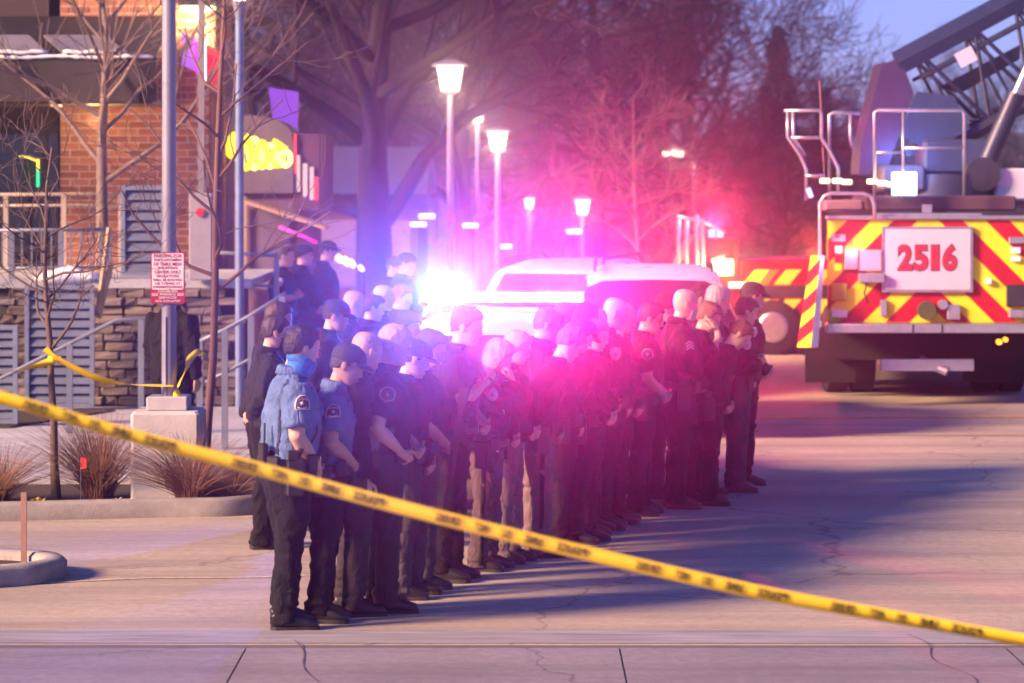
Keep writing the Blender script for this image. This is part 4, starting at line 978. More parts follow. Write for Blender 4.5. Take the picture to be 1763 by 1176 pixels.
# equipment on the rear face
def plate(px0, px1, py0, py1, m, name='marker', dep=.05, par=None):
    return MB().box(X(px0), X(px1), DT - dep, DT - .0055, Z(py1), Z(py0), bev=.006).build(name, m, par or tk)
M_LWHT = mat('lamp_white', (.7, .7, .75), .3, emit=(.9, .9, 1), es=.12)
plate(1431, 1455, 403, 416, M_ALU, 'grab_plate'); plate(1437, 1450, 423, 436, M_LWHT, 'marker_lamp'); plate(1437, 1450, 438, 452, M_TAIL, 'tail_light'); plate(1436, 1448, 455, 466, mat('amber', (.6, .25, .02), .3, emit=(1, .4, .02), es=.7), 'marker_lamp')
plate(1453, 1475, 428, 464, M_ALU, 'valve_box', .10); plate(1478, 1516, 430, 466, mat('pink_lens', (.6, .3, .4), .3, emit=(1, .35, .55), es=.15), 'scene_lamp', .08); plate(1477, 1520, 470, 486, M_ALU, 'shelf', .14)
plate(1431, 1458, 488, 518, mat('gold_box', (.35, .30, .03), .5), 'latch_box', .06); plate(1430, 1457, 532, 546, M_ALU, 'step', .12); plate(1735, 1760, 533, 546, M_ALU, 'step', .12)
plate(1436, 1446, 404, 410, M_TAIL, 'lamp'); plate(1736, 1763, 408, 419, M_ALU, 'grab_plate'); plate(1740, 1756, 426, 436, M_LWHT, 'marker_lamp'); plate(1740, 1756, 442, 450, M_LWHT, 'marker_lamp')
plate(1732, 1763, 490, 528, M_DARKM, 'latch_box', .06); plate(1696, 1706, 479, 489, M_LWHT, 'marker_lamp', .06); plate(1630, 1652, 524, 550, M_ALU, 'socket_box', .06); plate(1515, 1526, 516, 544, M_ALU, 'hook', .06)
MB().cyl((X(1594), DT - .10, Z(534)), (X(1594), DT - .006, Z(534)), .11, n=24).build('inlet_cap', mat('cap_green', (.10, .11, .04), .4, .2), tk, smooth=30)
MB().cyl((X(1622), DT - .08, Z(524)), (X(1622), DT - .006, Z(524)), .06, n=18).build('inlet_cap', M_ALU, tk, smooth=30)
for px in (1718,): MB().cyl((X(px), DT - .12, Z(588)), (X(px), DT - .05, Z(588)), .035, n=10).build('amber_lamp', mat('amber_lit', (.8, .3, .02), .3, emit=(1, .3, .02), es=1.2), tk)
MB().cyl((X(1729), DT - .12, Z(584)), (X(1729), DT - .05, Z(584)), .03, n=10).build('amber_lamp', MATS['amber_lit'], tk)
MB().tube([at(1487, 470, DT - .1), at(1492, 490, DT - .12), at(1488, 505, DT - .12), at(1495, 522, DT - .1)], .012, n=6).build('chain', M_DARKM, tk)
# tubular grab rails
def rail(pts, d_, r=.022, name='grab_rail', m=None): return MB().tube([at(x_, y_, d_) for x_, y_ in pts], r, n=8).build(name, m or M_ALU, tk, smooth=True)
rail([(1406, 588), (1411, 480), (1412, 350), (1418, 338), (1430, 333), (1487, 333), (1499, 338), (1505, 352), (1506, 376)], DT - .12)
rail([(1350, 191), (1410, 190), (1414, 196), (1414, 238), (1430, 262), (1443, 290), (1443, 335)], DT + .9); rail([(1356, 192), (1356, 236), (1378, 268), (1388, 292), (1388, 345)], DT + .9)
rail([(1365, 192), (1366, 238), (1386, 268)], DT + .9); rail([(1362, 237), (1414, 237)], DT + .9); rail([(1386, 303), (1420, 303)], DT + .9)
rail([(1428, 345), (1428, 198), (1434, 194), (1480, 195)], DT + 1.2); rail([(1464, 197), (1464, 240), (1468, 255)], DT + 1.2)
rail([(1506, 345), (1506, 194), (1510, 190), (1656, 190), (1660, 196), (1660, 338)], DT + .3); rail([(1555, 191), (1555, 342)], DT + .3, .018); rail([(1556, 255), (1660, 255)], DT + .3, .018); rail([(1507, 263), (1555, 262)], DT + .3, .018)
rail([(1430, 338), (1419, 300), (1411, 140)], DT + 1.0, .009, 'antenna', mat('antenna_red', (.35, .12, .12), .5))
# deck behind the rear face: hose bed, boxes, lamps
shr(MB().box(tx0 + .02, tx1 - .02, DT + .1, DT + 7, tz1 + .002, tz1 + .10)).build('deck', M_DARKM, tk)
MB().box(X(1508), X(1690), DT - .02, DT + .05, Z(372), Z(367)).build('deck_rail', M_ALU, tk)
MB().box(X(1588), X(1604), DT - .02, DT + .04, Z(366), Z(352)).build('camera_box', M_ALU, tk)
MB().box(X(1500), X(1762), DT + .5, DT + 2, tz1 + .101, Z(338), bev=.02).build('hose_bed', mat('deck_plum', (.09, .05, .08), .7), tk)
MB().box(X(1430), X(1496), DT + .6, DT + 1.5, tz1 + .101, Z(345), bev=.02).build('locker', mat('locker_pink', (.25, .15, .2), .6), tk)
MB().box(X(1545), X(1584), DT + .25, DT + .55, Z(337), Z(296), bev=.01).build('scene_light', mat('scene_lit', (.8, .85, .95), .3, emit=(.75, .85, 1), es=.7), tk)
for (px, py) in ((1424, 312), (1446, 312), (1462, 314), (1506, 313), (1524, 316), (1540, 318)):
    MB().box(X(px) - .06, X(px) + .06, DT + .2, DT + .3, Z(py + 4), Z(py - 5), bev=.01).build('lamp', M_LHEAD, tk)
MB().cyl(at(1397, 340, DT + .3), at(1391, 324, DT + .3), .03, n=8).build('blue_lamp', mat('blue_lit', (.1, .1, .8), .3, emit=(.15, .25, 1), es=1.5), tk)
# turntable, ladder (truss box) rising to the right, lift cylinder
DL = 38.2
MB().cyl((xat(1625, DL), DL + .2, tz1 + .1), (xat(1625, DL), DL + .2, zat(300, DL)), .75, .7, n=28).build('turntable', M_DARKM, tk, smooth=30)
MB().box(xat(1585, DL), xat(1700, DL), DL - .3, DL + .6, zat(300, DL), zat(240, DL), bev=.04).build('pedestal', mat('pedestal_blue', (.05, .07, .13), .5, .3), tk)
MB().box(xat(1510, DL), xat(1585, DL), DL - .5, DL + .5, zat(330, DL), zat(285, DL), bev=.04).build('control_stand', mat('stand_grey', (.12, .13, .17), .5, .3), tk)
T0 = at(1545, 112, DL); dirv = Vector((cos(R(28)), .10, sin(R(28)))).normalized(); upv = Vector((-sin(R(28)), 0, cos(R(28)))); dep = Vector((0, 1, 0)); hL = 1.25; LL = 7.5
lad = MB().loft([(T0, .07, .07), (T0 + dirv * LL, .07, .07)], n=4, ref=(0, 1, 1)).build('ladder', M_LADM, tk)
B0 = T0 - upv * hL
def bar_(a, c, r, name='truss_bar', m=None): return MB().loft([(a, r, r), (c, r, r)], n=6, ref=(.2, 1, .1)).build(name, m or M_LADM, lad)
for dy in (0, .85):
    D = dep * dy
    if dy: bar_(T0 + D, T0 + D + dirv * LL, .07, 'chord')
    bar_(B0 + D + dirv * .1, B0 + D + dirv * LL, .10, 'chord'); bar_(T0 + D - upv * .30 + dirv * .2, T0 + D - upv * .30 + dirv * LL, .03, 'chord')
    nb = 9
    for i in range(nb):
        a = .35 + i * .78
        bar_(T0 + D + dirv * a - upv * .05, B0 + D + dirv * (a + .39) + upv * .05, .032); bar_(B0 + D + dirv * (a + .39) + upv * .05, T0 + D + dirv * (a + .78) - upv * .05, .032); bar_(T0 + D + dirv * a, B0 + D + dirv * a, .024)
for i in range(22): bar_(B0 + dirv * (.3 + i * .33) + upv * .12, B0 + dirv * (.3 + i * .33) + upv * .12 + dep * .85, .018, 'rung')
# heel plate of the ladder (left end) and beam covers
def lplate(pts, name, m, y0, y1): return MB().prism([(xat(x_, DL), zat(y_, DL)) for x_, y_ in pts], 'y', y0, y1).build(name, m, lad)
lplate([(1552, 106), (1518, 108), (1482, 250), (1478, 300), (1522, 306), (1572, 160)], 'heel_plate', mat('heel_violet', (.07, .045, .11), .4, .3), DL - .05, DL + .9)
lplate([(1576, 158), (1548, 232), (1600, 262), (1668, 222), (1640, 165)], 'side_plate', mat('plate_steel', (.06, .09, .16), .35, .5), DL - .12, DL - .08)
lplate([(1620, 150), (1700, 108), (1763, 75), (1763, 100), (1660, 160)], 'beam_web', M_DARKM, DL + .3, DL + .34)
MB().loft([(T0 + upv * .02 - dep * .03, .16, .05), (T0 + upv * .02 + dirv * LL - dep * .03, .16, .05)], n=4, ref=upv + dep * .01).build('top_cover', mat('cover_blue', (.04, .055, .12), .4, .4), lad)
MB().box(-.12, .12, -.02, .02, -.10, .10).build('id_plate', M_PANW, lad, loc=at(1663, 98, DL - .12)).rotation_euler = (0, R(-28), 0)
lc = at(1690, 300, DL - .3); le = at(1790, 70, DL - .3)
MB().cyl(lc, lc.lerp(le, .6), .12, n=18).build('lift_cylinder', M_LADM, tk, smooth=30); MB().cyl(lc.lerp(le, .6), le, .07, n=14).build('lift_rod', M_CHROME, tk, smooth=30)
MB().cyl(lc + Vector((0, -.15, 0)), lc + Vector((0, .35, 0)), .22, n=18).build('cylinder_foot', M_DARKM, tk, smooth=30)
MB().box(xat(1705, DL), xat(1790, DL), DL - .35, DL + .3, zat(345, DL), zat(290, DL), bev=.03).build('outrigger_box', M_PANW, tk)
for p, e_, c_ in ((at(1565, 262, DL - .9), 14, (.08, .28, 1)), (at(1478, 210, DL - .7), 3.5, (1, .04, .4)), (at(1480, 430, DT - .45), 3, (1, .25, .5)), (at(1408, 430, DT + 2.2), 45, (1, .10, .03))):
    l_ = bpy.data.lights.new('warning_and_fill_light', 'POINT'); l_.energy = e_; l_.color = c_; l_.shadow_soft_size = .06; o = bpy.data.objects.new('warning_and_fill_light', l_); link(o, tk); o.location = p  # last one has no fixture, added to redden the brush truck's side
# opened chevron locker door at the truck's left
A = [at(1396, 440, DT + .1), at(1372, 598, DT - .2), at(1396, 598, DT - .45), at(1413, 440, DT - .15)]
nrm = (A[1] - A[0]).cross(A[3] - A[0]).normalized(); nrm = -nrm if nrm.y > 0 else nrm
dr = MB().add([p for p in A] + [p - nrm * .03 for p in A], [(0, 1, 2, 3), (4, 5, 6, 7), (0, 1, 5, 4), (1, 2, 6, 5), (2, 3, 7, 6), (3, 0, 4, 7)]).build('locker_door', M_FY, tk)
for i in range(3):
    f0, f1 = .10 + i * .31, .26 + i * .31
    P = [A[0].lerp(A[1], f0 + .08), A[0].lerp(A[1], f1 + .08), A[3].lerp(A[2], f1 - .06), A[3].lerp(A[2], f0 - .06)]
    MB().add([p + nrm * .004 for p in P] + [p + nrm * .001 for p in P], [(0, 1, 2, 3), (4, 5, 6, 7), (0, 1, 5, 4), (1, 2, 6, 5), (2, 3, 7, 6), (3, 0, 4, 7)]).build('stripe', M_FR, dr)
MB().add([A[2], A[3], A[3] + Vector((.05, .02, 0)), A[2] + Vector((.09, .02, 0))], [(0, 1, 2, 3)]).build('edge_trim', M_ALU, dr).modifiers.new('t', 'SOLIDIFY').thickness = .01

# ------------------------------------------------------------------ brush truck side-on behind
DB = 46.2
bt = thing('brush_truck', 'low red brush fire truck with yellow side stripes behind the officers', 'fire truck', (0, 0, 0))
def XB(px): return xat(px, DB)
def ZB(py): return zat(py, DB)
MB().box(XB(1275), XB(1560), DB, DB + 2.2, ZB(548), ZB(447), bev=.03).build('body', M_TRED, bt)
MB().box(XB(1280), XB(1560), DB - .012, DB - .0005, ZB(512), ZB(492)).build('locker_band', M_DARKM, bt)
M_FOR = mat('fluor_orange', (.85, .22, .02), .45)
for r0, r1 in ((490, 464), (541, 515)):
    for i in range(6):
        px = 1278 + i * 54
        MB().prism([(XB(px), ZB(r0)), (XB(px + 27), ZB(r0)), (XB(px + 48), ZB(r1)), (XB(px + 21), ZB(r1))], 'y', DB - .008, DB - .001).build('stripe', M_FY, bt)
        if i % 2 == 0: MB().prism([(XB(px + 29), ZB(r0)), (XB(px + 44), ZB(r0)), (XB(px + 64), ZB(r1)), (XB(px + 50), ZB(r1))], 'y', DB - .008, DB - .001).build('stripe', M_FOR, bt)
b = MB(); b.prism([(XB(1120), ZB(560)), (XB(1272), ZB(560)), (XB(1272), ZB(410)), (XB(1195), ZB(408)), (XB(1165), ZB(470)), (XB(1120), ZB(478))], 'y', DB + .05, DB + 2.1)
b.build('cab', M_TRED, bt); MB().prism([(XB(1184), ZB(468)), (XB(1262), ZB(468)), (XB(1262), ZB(418)), (XB(1203), ZB(416))], 'y', DB + .035, DB + .046).build('window', M_CGLASS, bt)
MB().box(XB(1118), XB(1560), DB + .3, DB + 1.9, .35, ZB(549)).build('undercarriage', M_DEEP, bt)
for px in (1150, 1330): MB().loft([((XB(px), DB + .03, .44), .5, .5), ((XB(px), DB - .004, .44), .48, .48)], n=24, ref=(0, 0, 1)).build('wheel_arch', M_DEEP, bt)
# side-on wheels face the camera: rotate by building along y
for px in (1150, 1330):
    t_ = MB().loft([((XB(px), DB + .22, .44), .43, .43), ((XB(px), DB - .03, .44), .43, .43), ((XB(px), DB - .05, .44), .38, .38)], n=24, ref=(0, 0, 1)).build('tyre', M_TYRE, bt, smooth=30)
    MB().loft([((XB(px), DB - .051, .44), .24, .24), ((XB(px), DB - .075, .44), .2, .2)], n=20, ref=(0, 0, 1)).build('rim', M_ALU, t_, smooth=30)
MB().box(XB(1385), XB(1440), DB - .03, DB + .1, ZB(582), ZB(553)).build('white_locker', M_PANW, bt)
for px in (1166, 1180, 1198, 1208): MB().cyl((XB(px), DB - .3, ZB(500)), (XB(px), DB - .3, ZB(368 + (px % 7) * 2)), .032, n=10).build('upright', M_ALU, bt, smooth=30)
MB().tube([(XB(1164), DB - .3, ZB(372)), (XB(1212), DB - .3, ZB(382)), (XB(1250), DB, ZB(400))], .03).build('rack_rail', M_ALU, bt, smooth=True)
MB().box(XB(1225), XB(1262), DB - .08, DB + .1, ZB(474), ZB(446), bev=.02).build('flood_lamp', mat('flood_yellow', (1, .8, .4), .3, emit=(1, .62, .12), es=3), bt)
MB().box(XB(1255), XB(1288), DB - .05, DB + .05, ZB(496), ZB(486), bev=.01).build('side_lamp', M_LHEAD, bt)
for px, m_ in ((1222, 'blue_lit'), (1236, 'blue_lit')): MB().box(XB(px), XB(px + 9), DB, DB + .2, ZB(408), ZB(396)).build('beacon', MATS[m_], bt)
l_ = bpy.data.lights.new('flood', 'POINT'); l_.energy = 30; l_.color = (1, .45, .12); l_.shadow_soft_size = .1; o = bpy.data.objects.new('flood', l_); link(o, bt); o.location = (XB(1245), DB - .5, ZB(455))
l_ = bpy.data.lights.new('beacon_light', 'POINT'); l_.energy = 160; l_.color = (1, .03, .12); l_.shadow_soft_size = .1; o = bpy.data.objects.new('beacon_light', l_); link(o, bt); o.location = (XB(1230), DB + .1, ZB(380))
# ------------------------------------------------------------------ people
HZ = [-.117, -.113, -.105, -.09, -.07, -.05, -.03, -.01, .01, .018, .04, .07, .10, .112, .1185]
HF = [.050, .070, .080, .083, .086, .086, .087, .086, .092, .094, .091, .083, .060, .036, .008]
HB = [.020, .006, -.012, -.045, -.068, -.084, -.095, -.102, -.106, -.107, -.108, -.104, -.086, -.064, -.034]
HW = [.012, .026, .040, .052, .060, .066, .070, .073, .075, .0755, .0755, .071, .058, .041, .018]
NS, NA = 60, 64
def head_grid():
    V = []
    for i in range(NS):
        z = -.117 + .2355 * (.5 - .5 * cos(pi * (i + .3) / (NS - .4)))
        xf, xb, w = np.interp(z, HZ, HF), np.interp(z, HZ, HB), np.interp(z, HZ, HW)
        cx_ = xf * .42 + xb * .58
        for k in range(NA):
            a = 2 * pi * k / NA; c_, s_ = cos(a), sin(a)
            x = cx_ + ((xf - cx_) if c_ > 0 else (cx_ - xb)) * math.copysign(abs(c_) ** .86, c_); y = w * math.copysign(abs(s_) ** .92, s_)
            if c_ > 0:
                nose = np.interp(z, [-.052, -.042, -.034, -.015, .005, .018], [0, .016, .026, .017, .008, 0]); x += nose * math.exp(-(y / .0125) ** 2)
                x += np.interp(z, [-.082, -.076, -.071, -.067, -.061, -.056], [0, .0045, .001, .0045, .003, 0]) * math.exp(-(y / .026) ** 4)
                x -= .010 * math.exp(-(((abs(y) - .031) / .015) ** 2) - (((z - .001) / .011) ** 2))
                x += .0035 * math.exp(-(((abs(y) - .03) / .02) ** 2) - (((z - .017) / .006) ** 2))
                x += .005 * math.exp(-(y / .02) ** 2 - ((z + .104) / .010) ** 2)
            V.append((x, y, z))
    return V
HEADV = head_grid(); HF_ = []
for i in range(NS - 1):
    for k in range(NA): HF_.append((i * NA + k, i * NA + (k + 1) % NA, (i + 1) * NA + (k + 1) % NA, (i + 1) * NA + k))
HCAP = [tuple(range(NA - 1, -1, -1)), tuple(range((NS - 1) * NA, NS * NA))]
_me = bpy.data.meshes.new('h'); _me.from_pydata(HEADV, [], HF_ + HCAP); _me.update(); HEADN = norms(_me).copy(); bpy.data.meshes.remove(_me)
if (HEADN[NA * (NS // 2)][0] < 0): HEADN = -HEADN
HEADA = np.array(HEADV)
AZ = np.abs(np.degrees(np.arctan2(HEADA[:, 1], HEADA[:, 0] + .008)))
def head_mb():
    b = MB(); b.add(HEADV, HF_ + HCAP)
    for s_ in (-1, 1):
        # ear
        b.loft([((-.012, s_ * .070, -.034), .010, .006), ((-.016, s_ * .077, -.022), .016, .007), ((-.022, s_ * .082, -.004), .020, .007), ((-.025, s_ * .084, .012), .020, .007), ((-.022, s_ * .081, .024), .013, .006)], n=10, ref=(1, 0, 0))
        b.ell((.0785, s_ * .031, .0005), .0085, .013, .0065, n=10, k=6, m=1); b.ell((.0855, s_ * .032, .0005), .0030, .0055, .0055, n=8, k=6, m=2)
        b.loft([((.088, s_ * .014, .0185), .004, .004), ((.091, s_ * .03, .0215), .004, .005), ((.082, s_ * .048, .018), .003, .003)], n=6, ref=(1, 0, 0), m=2)
    b.loft([((.0855, -.022, -.071), .002, .002), ((.0905, -.010, -.070), .003, .0045), ((.0912, 0, -.0705), .003, .004), ((.0905, .010, -.070), .003, .0045), ((.0855, .022, -.071), .002, .002)], n=6, ref=(1, 0, 0), m=3)
    return b
HL = {'short': ([0, 35, 55, 70, 80, 98, 120, 180], [.062, .062, .048, .005, -.005, .018, -.035, -.055]),
      'buzz': ([0, 35, 55, 70, 80, 98, 120, 180], [.068, .066, .052, .015, .008, .022, -.03, -.05]),
      'recede': ([0, 30, 55, 70, 85, 98, 120, 180], [.118, .10, .06, .01, 0, .02, -.035, -.055]),
      'bob': ([0, 30, 50, 62, 80, 100, 180], [.060, .056, .02, -.07, -.10, -.106, -.112]),
      'cap': ([0, 60, 100, 180], [.040, .036, .026, .012]),
      'beanie': ([0, 50, 80, 110, 180], [.040, .034, .006, -.014, -.035])}
def shell(kind, off, seed, amp=0.0, freq=30, strand=False, inner=-.003, edge=.012):
    xs_, ys_ = HL[kind]; m = HEADA[:, 2] - np.interp(AZ, xs_, ys_)
    if kind == 'recede': pass
    t = np.clip(m / edge, 0, 1); t = t * t * (3 - 2 * t); P = HEADA.copy(); o = np.empty(len(P))
    for i in range(len(P)):
        x, y, z = P[i]
        if m[i] < -.012: o[i] = inner; continue
        q = (x * freq + seed, y * freq, z * freq * (.22 if strand else 1)); o[i] = inner + (off - inner + amp * noise.noise(q) + amp * .5 * noise.noise((q[0] * 2.7, q[1] * 2.7, q[2] * 2.7))) * t[i]
        if kind == 'short' or kind == 'buzz': o[i] += (.35 * off) * max(0, z - .06) / .06 * t[i]
        if kind == 'bob' and AZ[i] > 60: o[i] += .022 * max(0, -z) / .1 * t[i]
    P = P + HEADN * o[:, None]; P[:, 2] += np.where((m < 0) & (m > -.02), -m, 0); keep = [f for f in HF_ + HCAP[1:] if max(m[j] for j in f) > 0]
    used = sorted({j for f in keep for j in f}); ix = {j: n_ for n_, j in enumerate(used)}
    return MB().add([P[j] for j in used], [tuple(ix[j] for j in f) for f in keep])

def strands(kind, n, ln, off, seed, wid=.0011, down=.3):
    rng = random.Random(int(seed * 100)); xs_, ys_ = HL[kind]; m = HEADA[:, 2] - np.interp(AZ, xs_, ys_); ids = np.nonzero(m > .004)[0]; V = []; F = []
    for _ in range(n):
        j_ = int(ids[rng.randrange(len(ids))]); p = Vector(HEADA[j_]) + Vector((rng.gauss(0, .002), rng.gauss(0, .002), rng.gauss(0, .002))); nn = Vector(HEADN[j_]); t_ = min(1, float(m[j_]) / .014); p = p + nn * off * t_
        dr = (nn * .55 + Vector((-.5, 0, -down)) + Vector((rng.gauss(0, .25), rng.gauss(0, .25), rng.gauss(0, .25)))).normalized() * ln * rng.uniform(.5, 1.2); sd_ = dr.cross(nn); sd_ = (sd_.normalized() if sd_.length > 1e-6 else Vector((0, 1, 0))) * wid
        b_ = len(V); V += [p - sd_, p + sd_, p + dr]; F.append((b_, b_ + 1, b_ + 2))
    return MB().add(V, F)
ARM = {  # elbow, wrist, hand direction, palm normal, curl  (right side: y negative)
    'clasp': ((.03, -.265, 1.175), (.195, -.085, 1.015), (.25, .90, -.35), (-.8, .2, .3), 38),
    'clasp_low': ((.0, -.255, 1.17), (.165, -.10, .955), (.2, .75, -.6), (-.8, .2, .2), 40),
    'sides': ((-.03, -.262, 1.165), (.03, -.265, .885), (.12, .05, -1), (.1, 1, .1), 30),
    'crossed': ((.05, -.275, 1.185), (.205, .0, 1.20), (-.25, .95, .1), (-.9, -.2, .1), 35),
    'back': ((-.09, -.275, 1.185), (-.165, -.06, 1.02), (-.1, .9, -.35), (.9, 0, .3), 38),
    'face': ((.17, -.215, 1.235), (.185, -.055, 1.485), (-.35, .15, .9), (-.75, .2, -.4), 30),
    'chest': ((.10, -.255, 1.20), (.235, -.07, 1.335), (.1, .75, .5), (-.7, .1, -.5), 42),
    'brow': ((.20, -.235, 1.30), (.155, -.10, 1.555), (-.45, .2, .85), (-.7, .4, -.2), 18),
    'holster': ((-.07, -.31, 1.19), (.09, -.24, 1.03), (.5, .5, -.7), (.1, .9, .1), 40),
    'radio': ((.06, -.285, 1.19), (.225, -.12, 1.17), (.2, .95, .1), (-.9, .1, 0), 45)}
SKIN = {}
def skin(tone):
    if tone not in SKIN:
        c = {'fair': (.56, .36, .27), 'tan': (.44, .27, .19), 'pale': (.62, .42, .34), 'brown': (.30, .175, .115)}[tone]
        m = mat('skin_' + tone, c, .55, var=.10, scale=22, bump=.12, bscale=120); m.node_tree.nodes['Principled BSDF'].inputs['Subsurface Weight'].default_value = .12
        m.node_tree.nodes['Principled BSDF'].inputs['Subsurface Radius'].default_value = (.02, .008, .004); SKIN[tone] = m
    return SKIN[tone]
M_EYE = mat('eye_white', (.7, .68, .66), .2, var=.02); M_LIP = mat('lips', (.42, .18, .16), .5)
CL = {'navy': (.009, .010, .018), 'black': (.0065, .0065, .008), 'blue': (.095, .165, .34), 'char': (.017, .017, .02), 'tan': (.16, .12, .115), 'grey': (.06, .056, .068), 'brown': (.085, .06, .06), 'dknavy': (.006, .007, .015), 'camo': (.19, .16, .13), 'gapants': (.035, .031, .036)}
def cloth(c):
    if 'cloth_' + c in MATS: return MATS['cloth_' + c]
    m = mat('cloth_' + c, CL[c], .82, var=.25, scale=9, bump=.35, bscale=220, sheen=.03, spec=.2)
    n = m.node_tree.nodes; l = m.node_tree.links; fine = [x for x in n if x.type == 'BUMP'][0]; tc = [x for x in n if x.type == 'TEX_COORD'][0]
    # creases: stretched, warped noise as broad relief under the weave
    mp = n.new('ShaderNodeMapping'); mp.inputs['Scale'].default_value = (1, 1, .55); mp.inputs['Rotation'].default_value = (R(20), R(15), 0); l.new(tc.outputs['Object'], mp.inputs[0])
    t = n.new('ShaderNodeTexNoise'); t.inputs['Scale'].default_value = 11; t.inputs['Detail'].default_value = 3; t.inputs['Distortion'].default_value = 1.4; l.new(mp.outputs[0], t.inputs['Vector'])
    r = n.new('ShaderNodeValToRGB'); r.color_ramp.elements[0].position = .42; r.color_ramp.elements[1].position = .60; r.color_ramp.interpolation = 'EASE'; l.new(t.outputs['Fac'], r.inputs[0])
    b2 = n.new('ShaderNodeBump'); b2.inputs['Strength'].default_value = .5; b2.inputs['Distance'].default_value = .018; l.new(r.outputs[0], b2.inputs['Height']); l.new(b2.outputs[0], fine.inputs['Normal'])
    return m
HAIRC = {'dark': (.018, .014, .012), 'brown': (.05, .03, .018), 'blond': (.42, .28, .13), 'ltbrown': (.16, .095, .05), 'grey': (.34, .33, .33), 'red': (.16, .055, .025)}
def hairm(c): return mat('hair_' + c, HAIRC[c], .55, var=.35, scale=60, stretch=(1, 1, .3), bump=.5, bscale=140)
M_LEATH = mat('duty_leather', (.012, .012, .013), .45, bump=.2); M_PATCH = mat('patch_dark', (.02, .022, .05), .8); M_PTHR = mat('patch_thread', (.58, .56, .60), .8); M_BADGE = mat('badge_silver', (.7, .68, .66), .25, .85); M_BOOT = mat('boot_black', (.012, .012, .013), .38, bump=.25, bscale=90)
M_GUN = mat('gunmetal', (.02, .02, .022), .45, .3)

def wrinkle(me, seed, amp, f1=9.0, legs=False, sleeve=False):
    P = verts(me); N = norms(me); o = np.empty(len(P))
    for i in range(len(P)):
        x, y, z = float(P[i][0]), float(P[i][1]), float(P[i][2])
        v = noise.noise((x * f1 + seed, y * f1, z * f1 * .62)) + .55 * noise.noise((x * f1 * 2.3, y * f1 * 2.3 + seed, z * f1 * 1.9))
        w_ = noise.noise((x * 4 + seed, y * 4, z * 3.2 + 7)); v += .9 * (1 - abs(w_) * 7) * (abs(w_) < .143)
        if legs:
            kn = math.exp(-((z - .50) / .09) ** 2) + 2.2 * max(0, 1 - z / .30); v += kn * 1.1 * noise.noise((x * 7 + seed, y * 7, z * 34))
        else:
            wa = math.exp(-((z - 1.08) / .09) ** 2); v += wa * .9 * noise.noise((x * 6 + seed, y * 6, z * 30))
        o[i] = v * amp
    set_verts(me, P + N * o[:, None])

def hand_mb(b, Wp, d, pn, curl, side):
    d = Vector(d).normalized(); pn = Vector(pn); pn = (pn - d * pn.dot(d)).normalized(); sv = d.cross(pn) * (1 if side < 0 else -1); Wp = Vector(Wp)
    b.loft([(Wp - d * .02, .026, .020), (Wp + d * .02, .032, .018), (Wp + d * .055, .040, .016), (Wp + d * .088, .040, .013), (Wp + d * .098, .034, .009)], n=12, ref=sv)
    for k, (o_, ln) in enumerate(((.030, .070), (.0105, .080), (-.0095, .076), (-.029, .060))):
        p = Wp + d * .085 + sv * o_; dd = d.copy(); ch = [(p, .0092, .0092)]
        for j_ in range(3):
            a = R(curl * (.8 if j_ == 0 else 1.1)); ax = dd.cross(pn).normalized(); dd = (Matrix.Rotation(a, 3, ax) @ dd).normalized(); pn2 = None
            p = p + dd * ln * (.45, .32, .23)[j_]; ch.append((p, .0088 - .0009 * j_, .0088 - .0009 * j_))
        b.loft(ch, n=8, ref=sv)
    p = Wp + d * .025 + sv * .030; dd = (d * .65 + sv * .70 + pn * .25).normalized(); q1 = p + dd * .042; q2 = q1 + (d * .9 + sv * .15 + pn * .35).normalized() * .034; q3 = q2 + (d * .85 - sv * .1 + pn * .4).normalized() * .024
    b.loft([(p - dd * .015, .013, .013), (q1, .011, .011), (q2, .0098, .0098), (q3, .0075, .0075)], n=8, ref=pn)

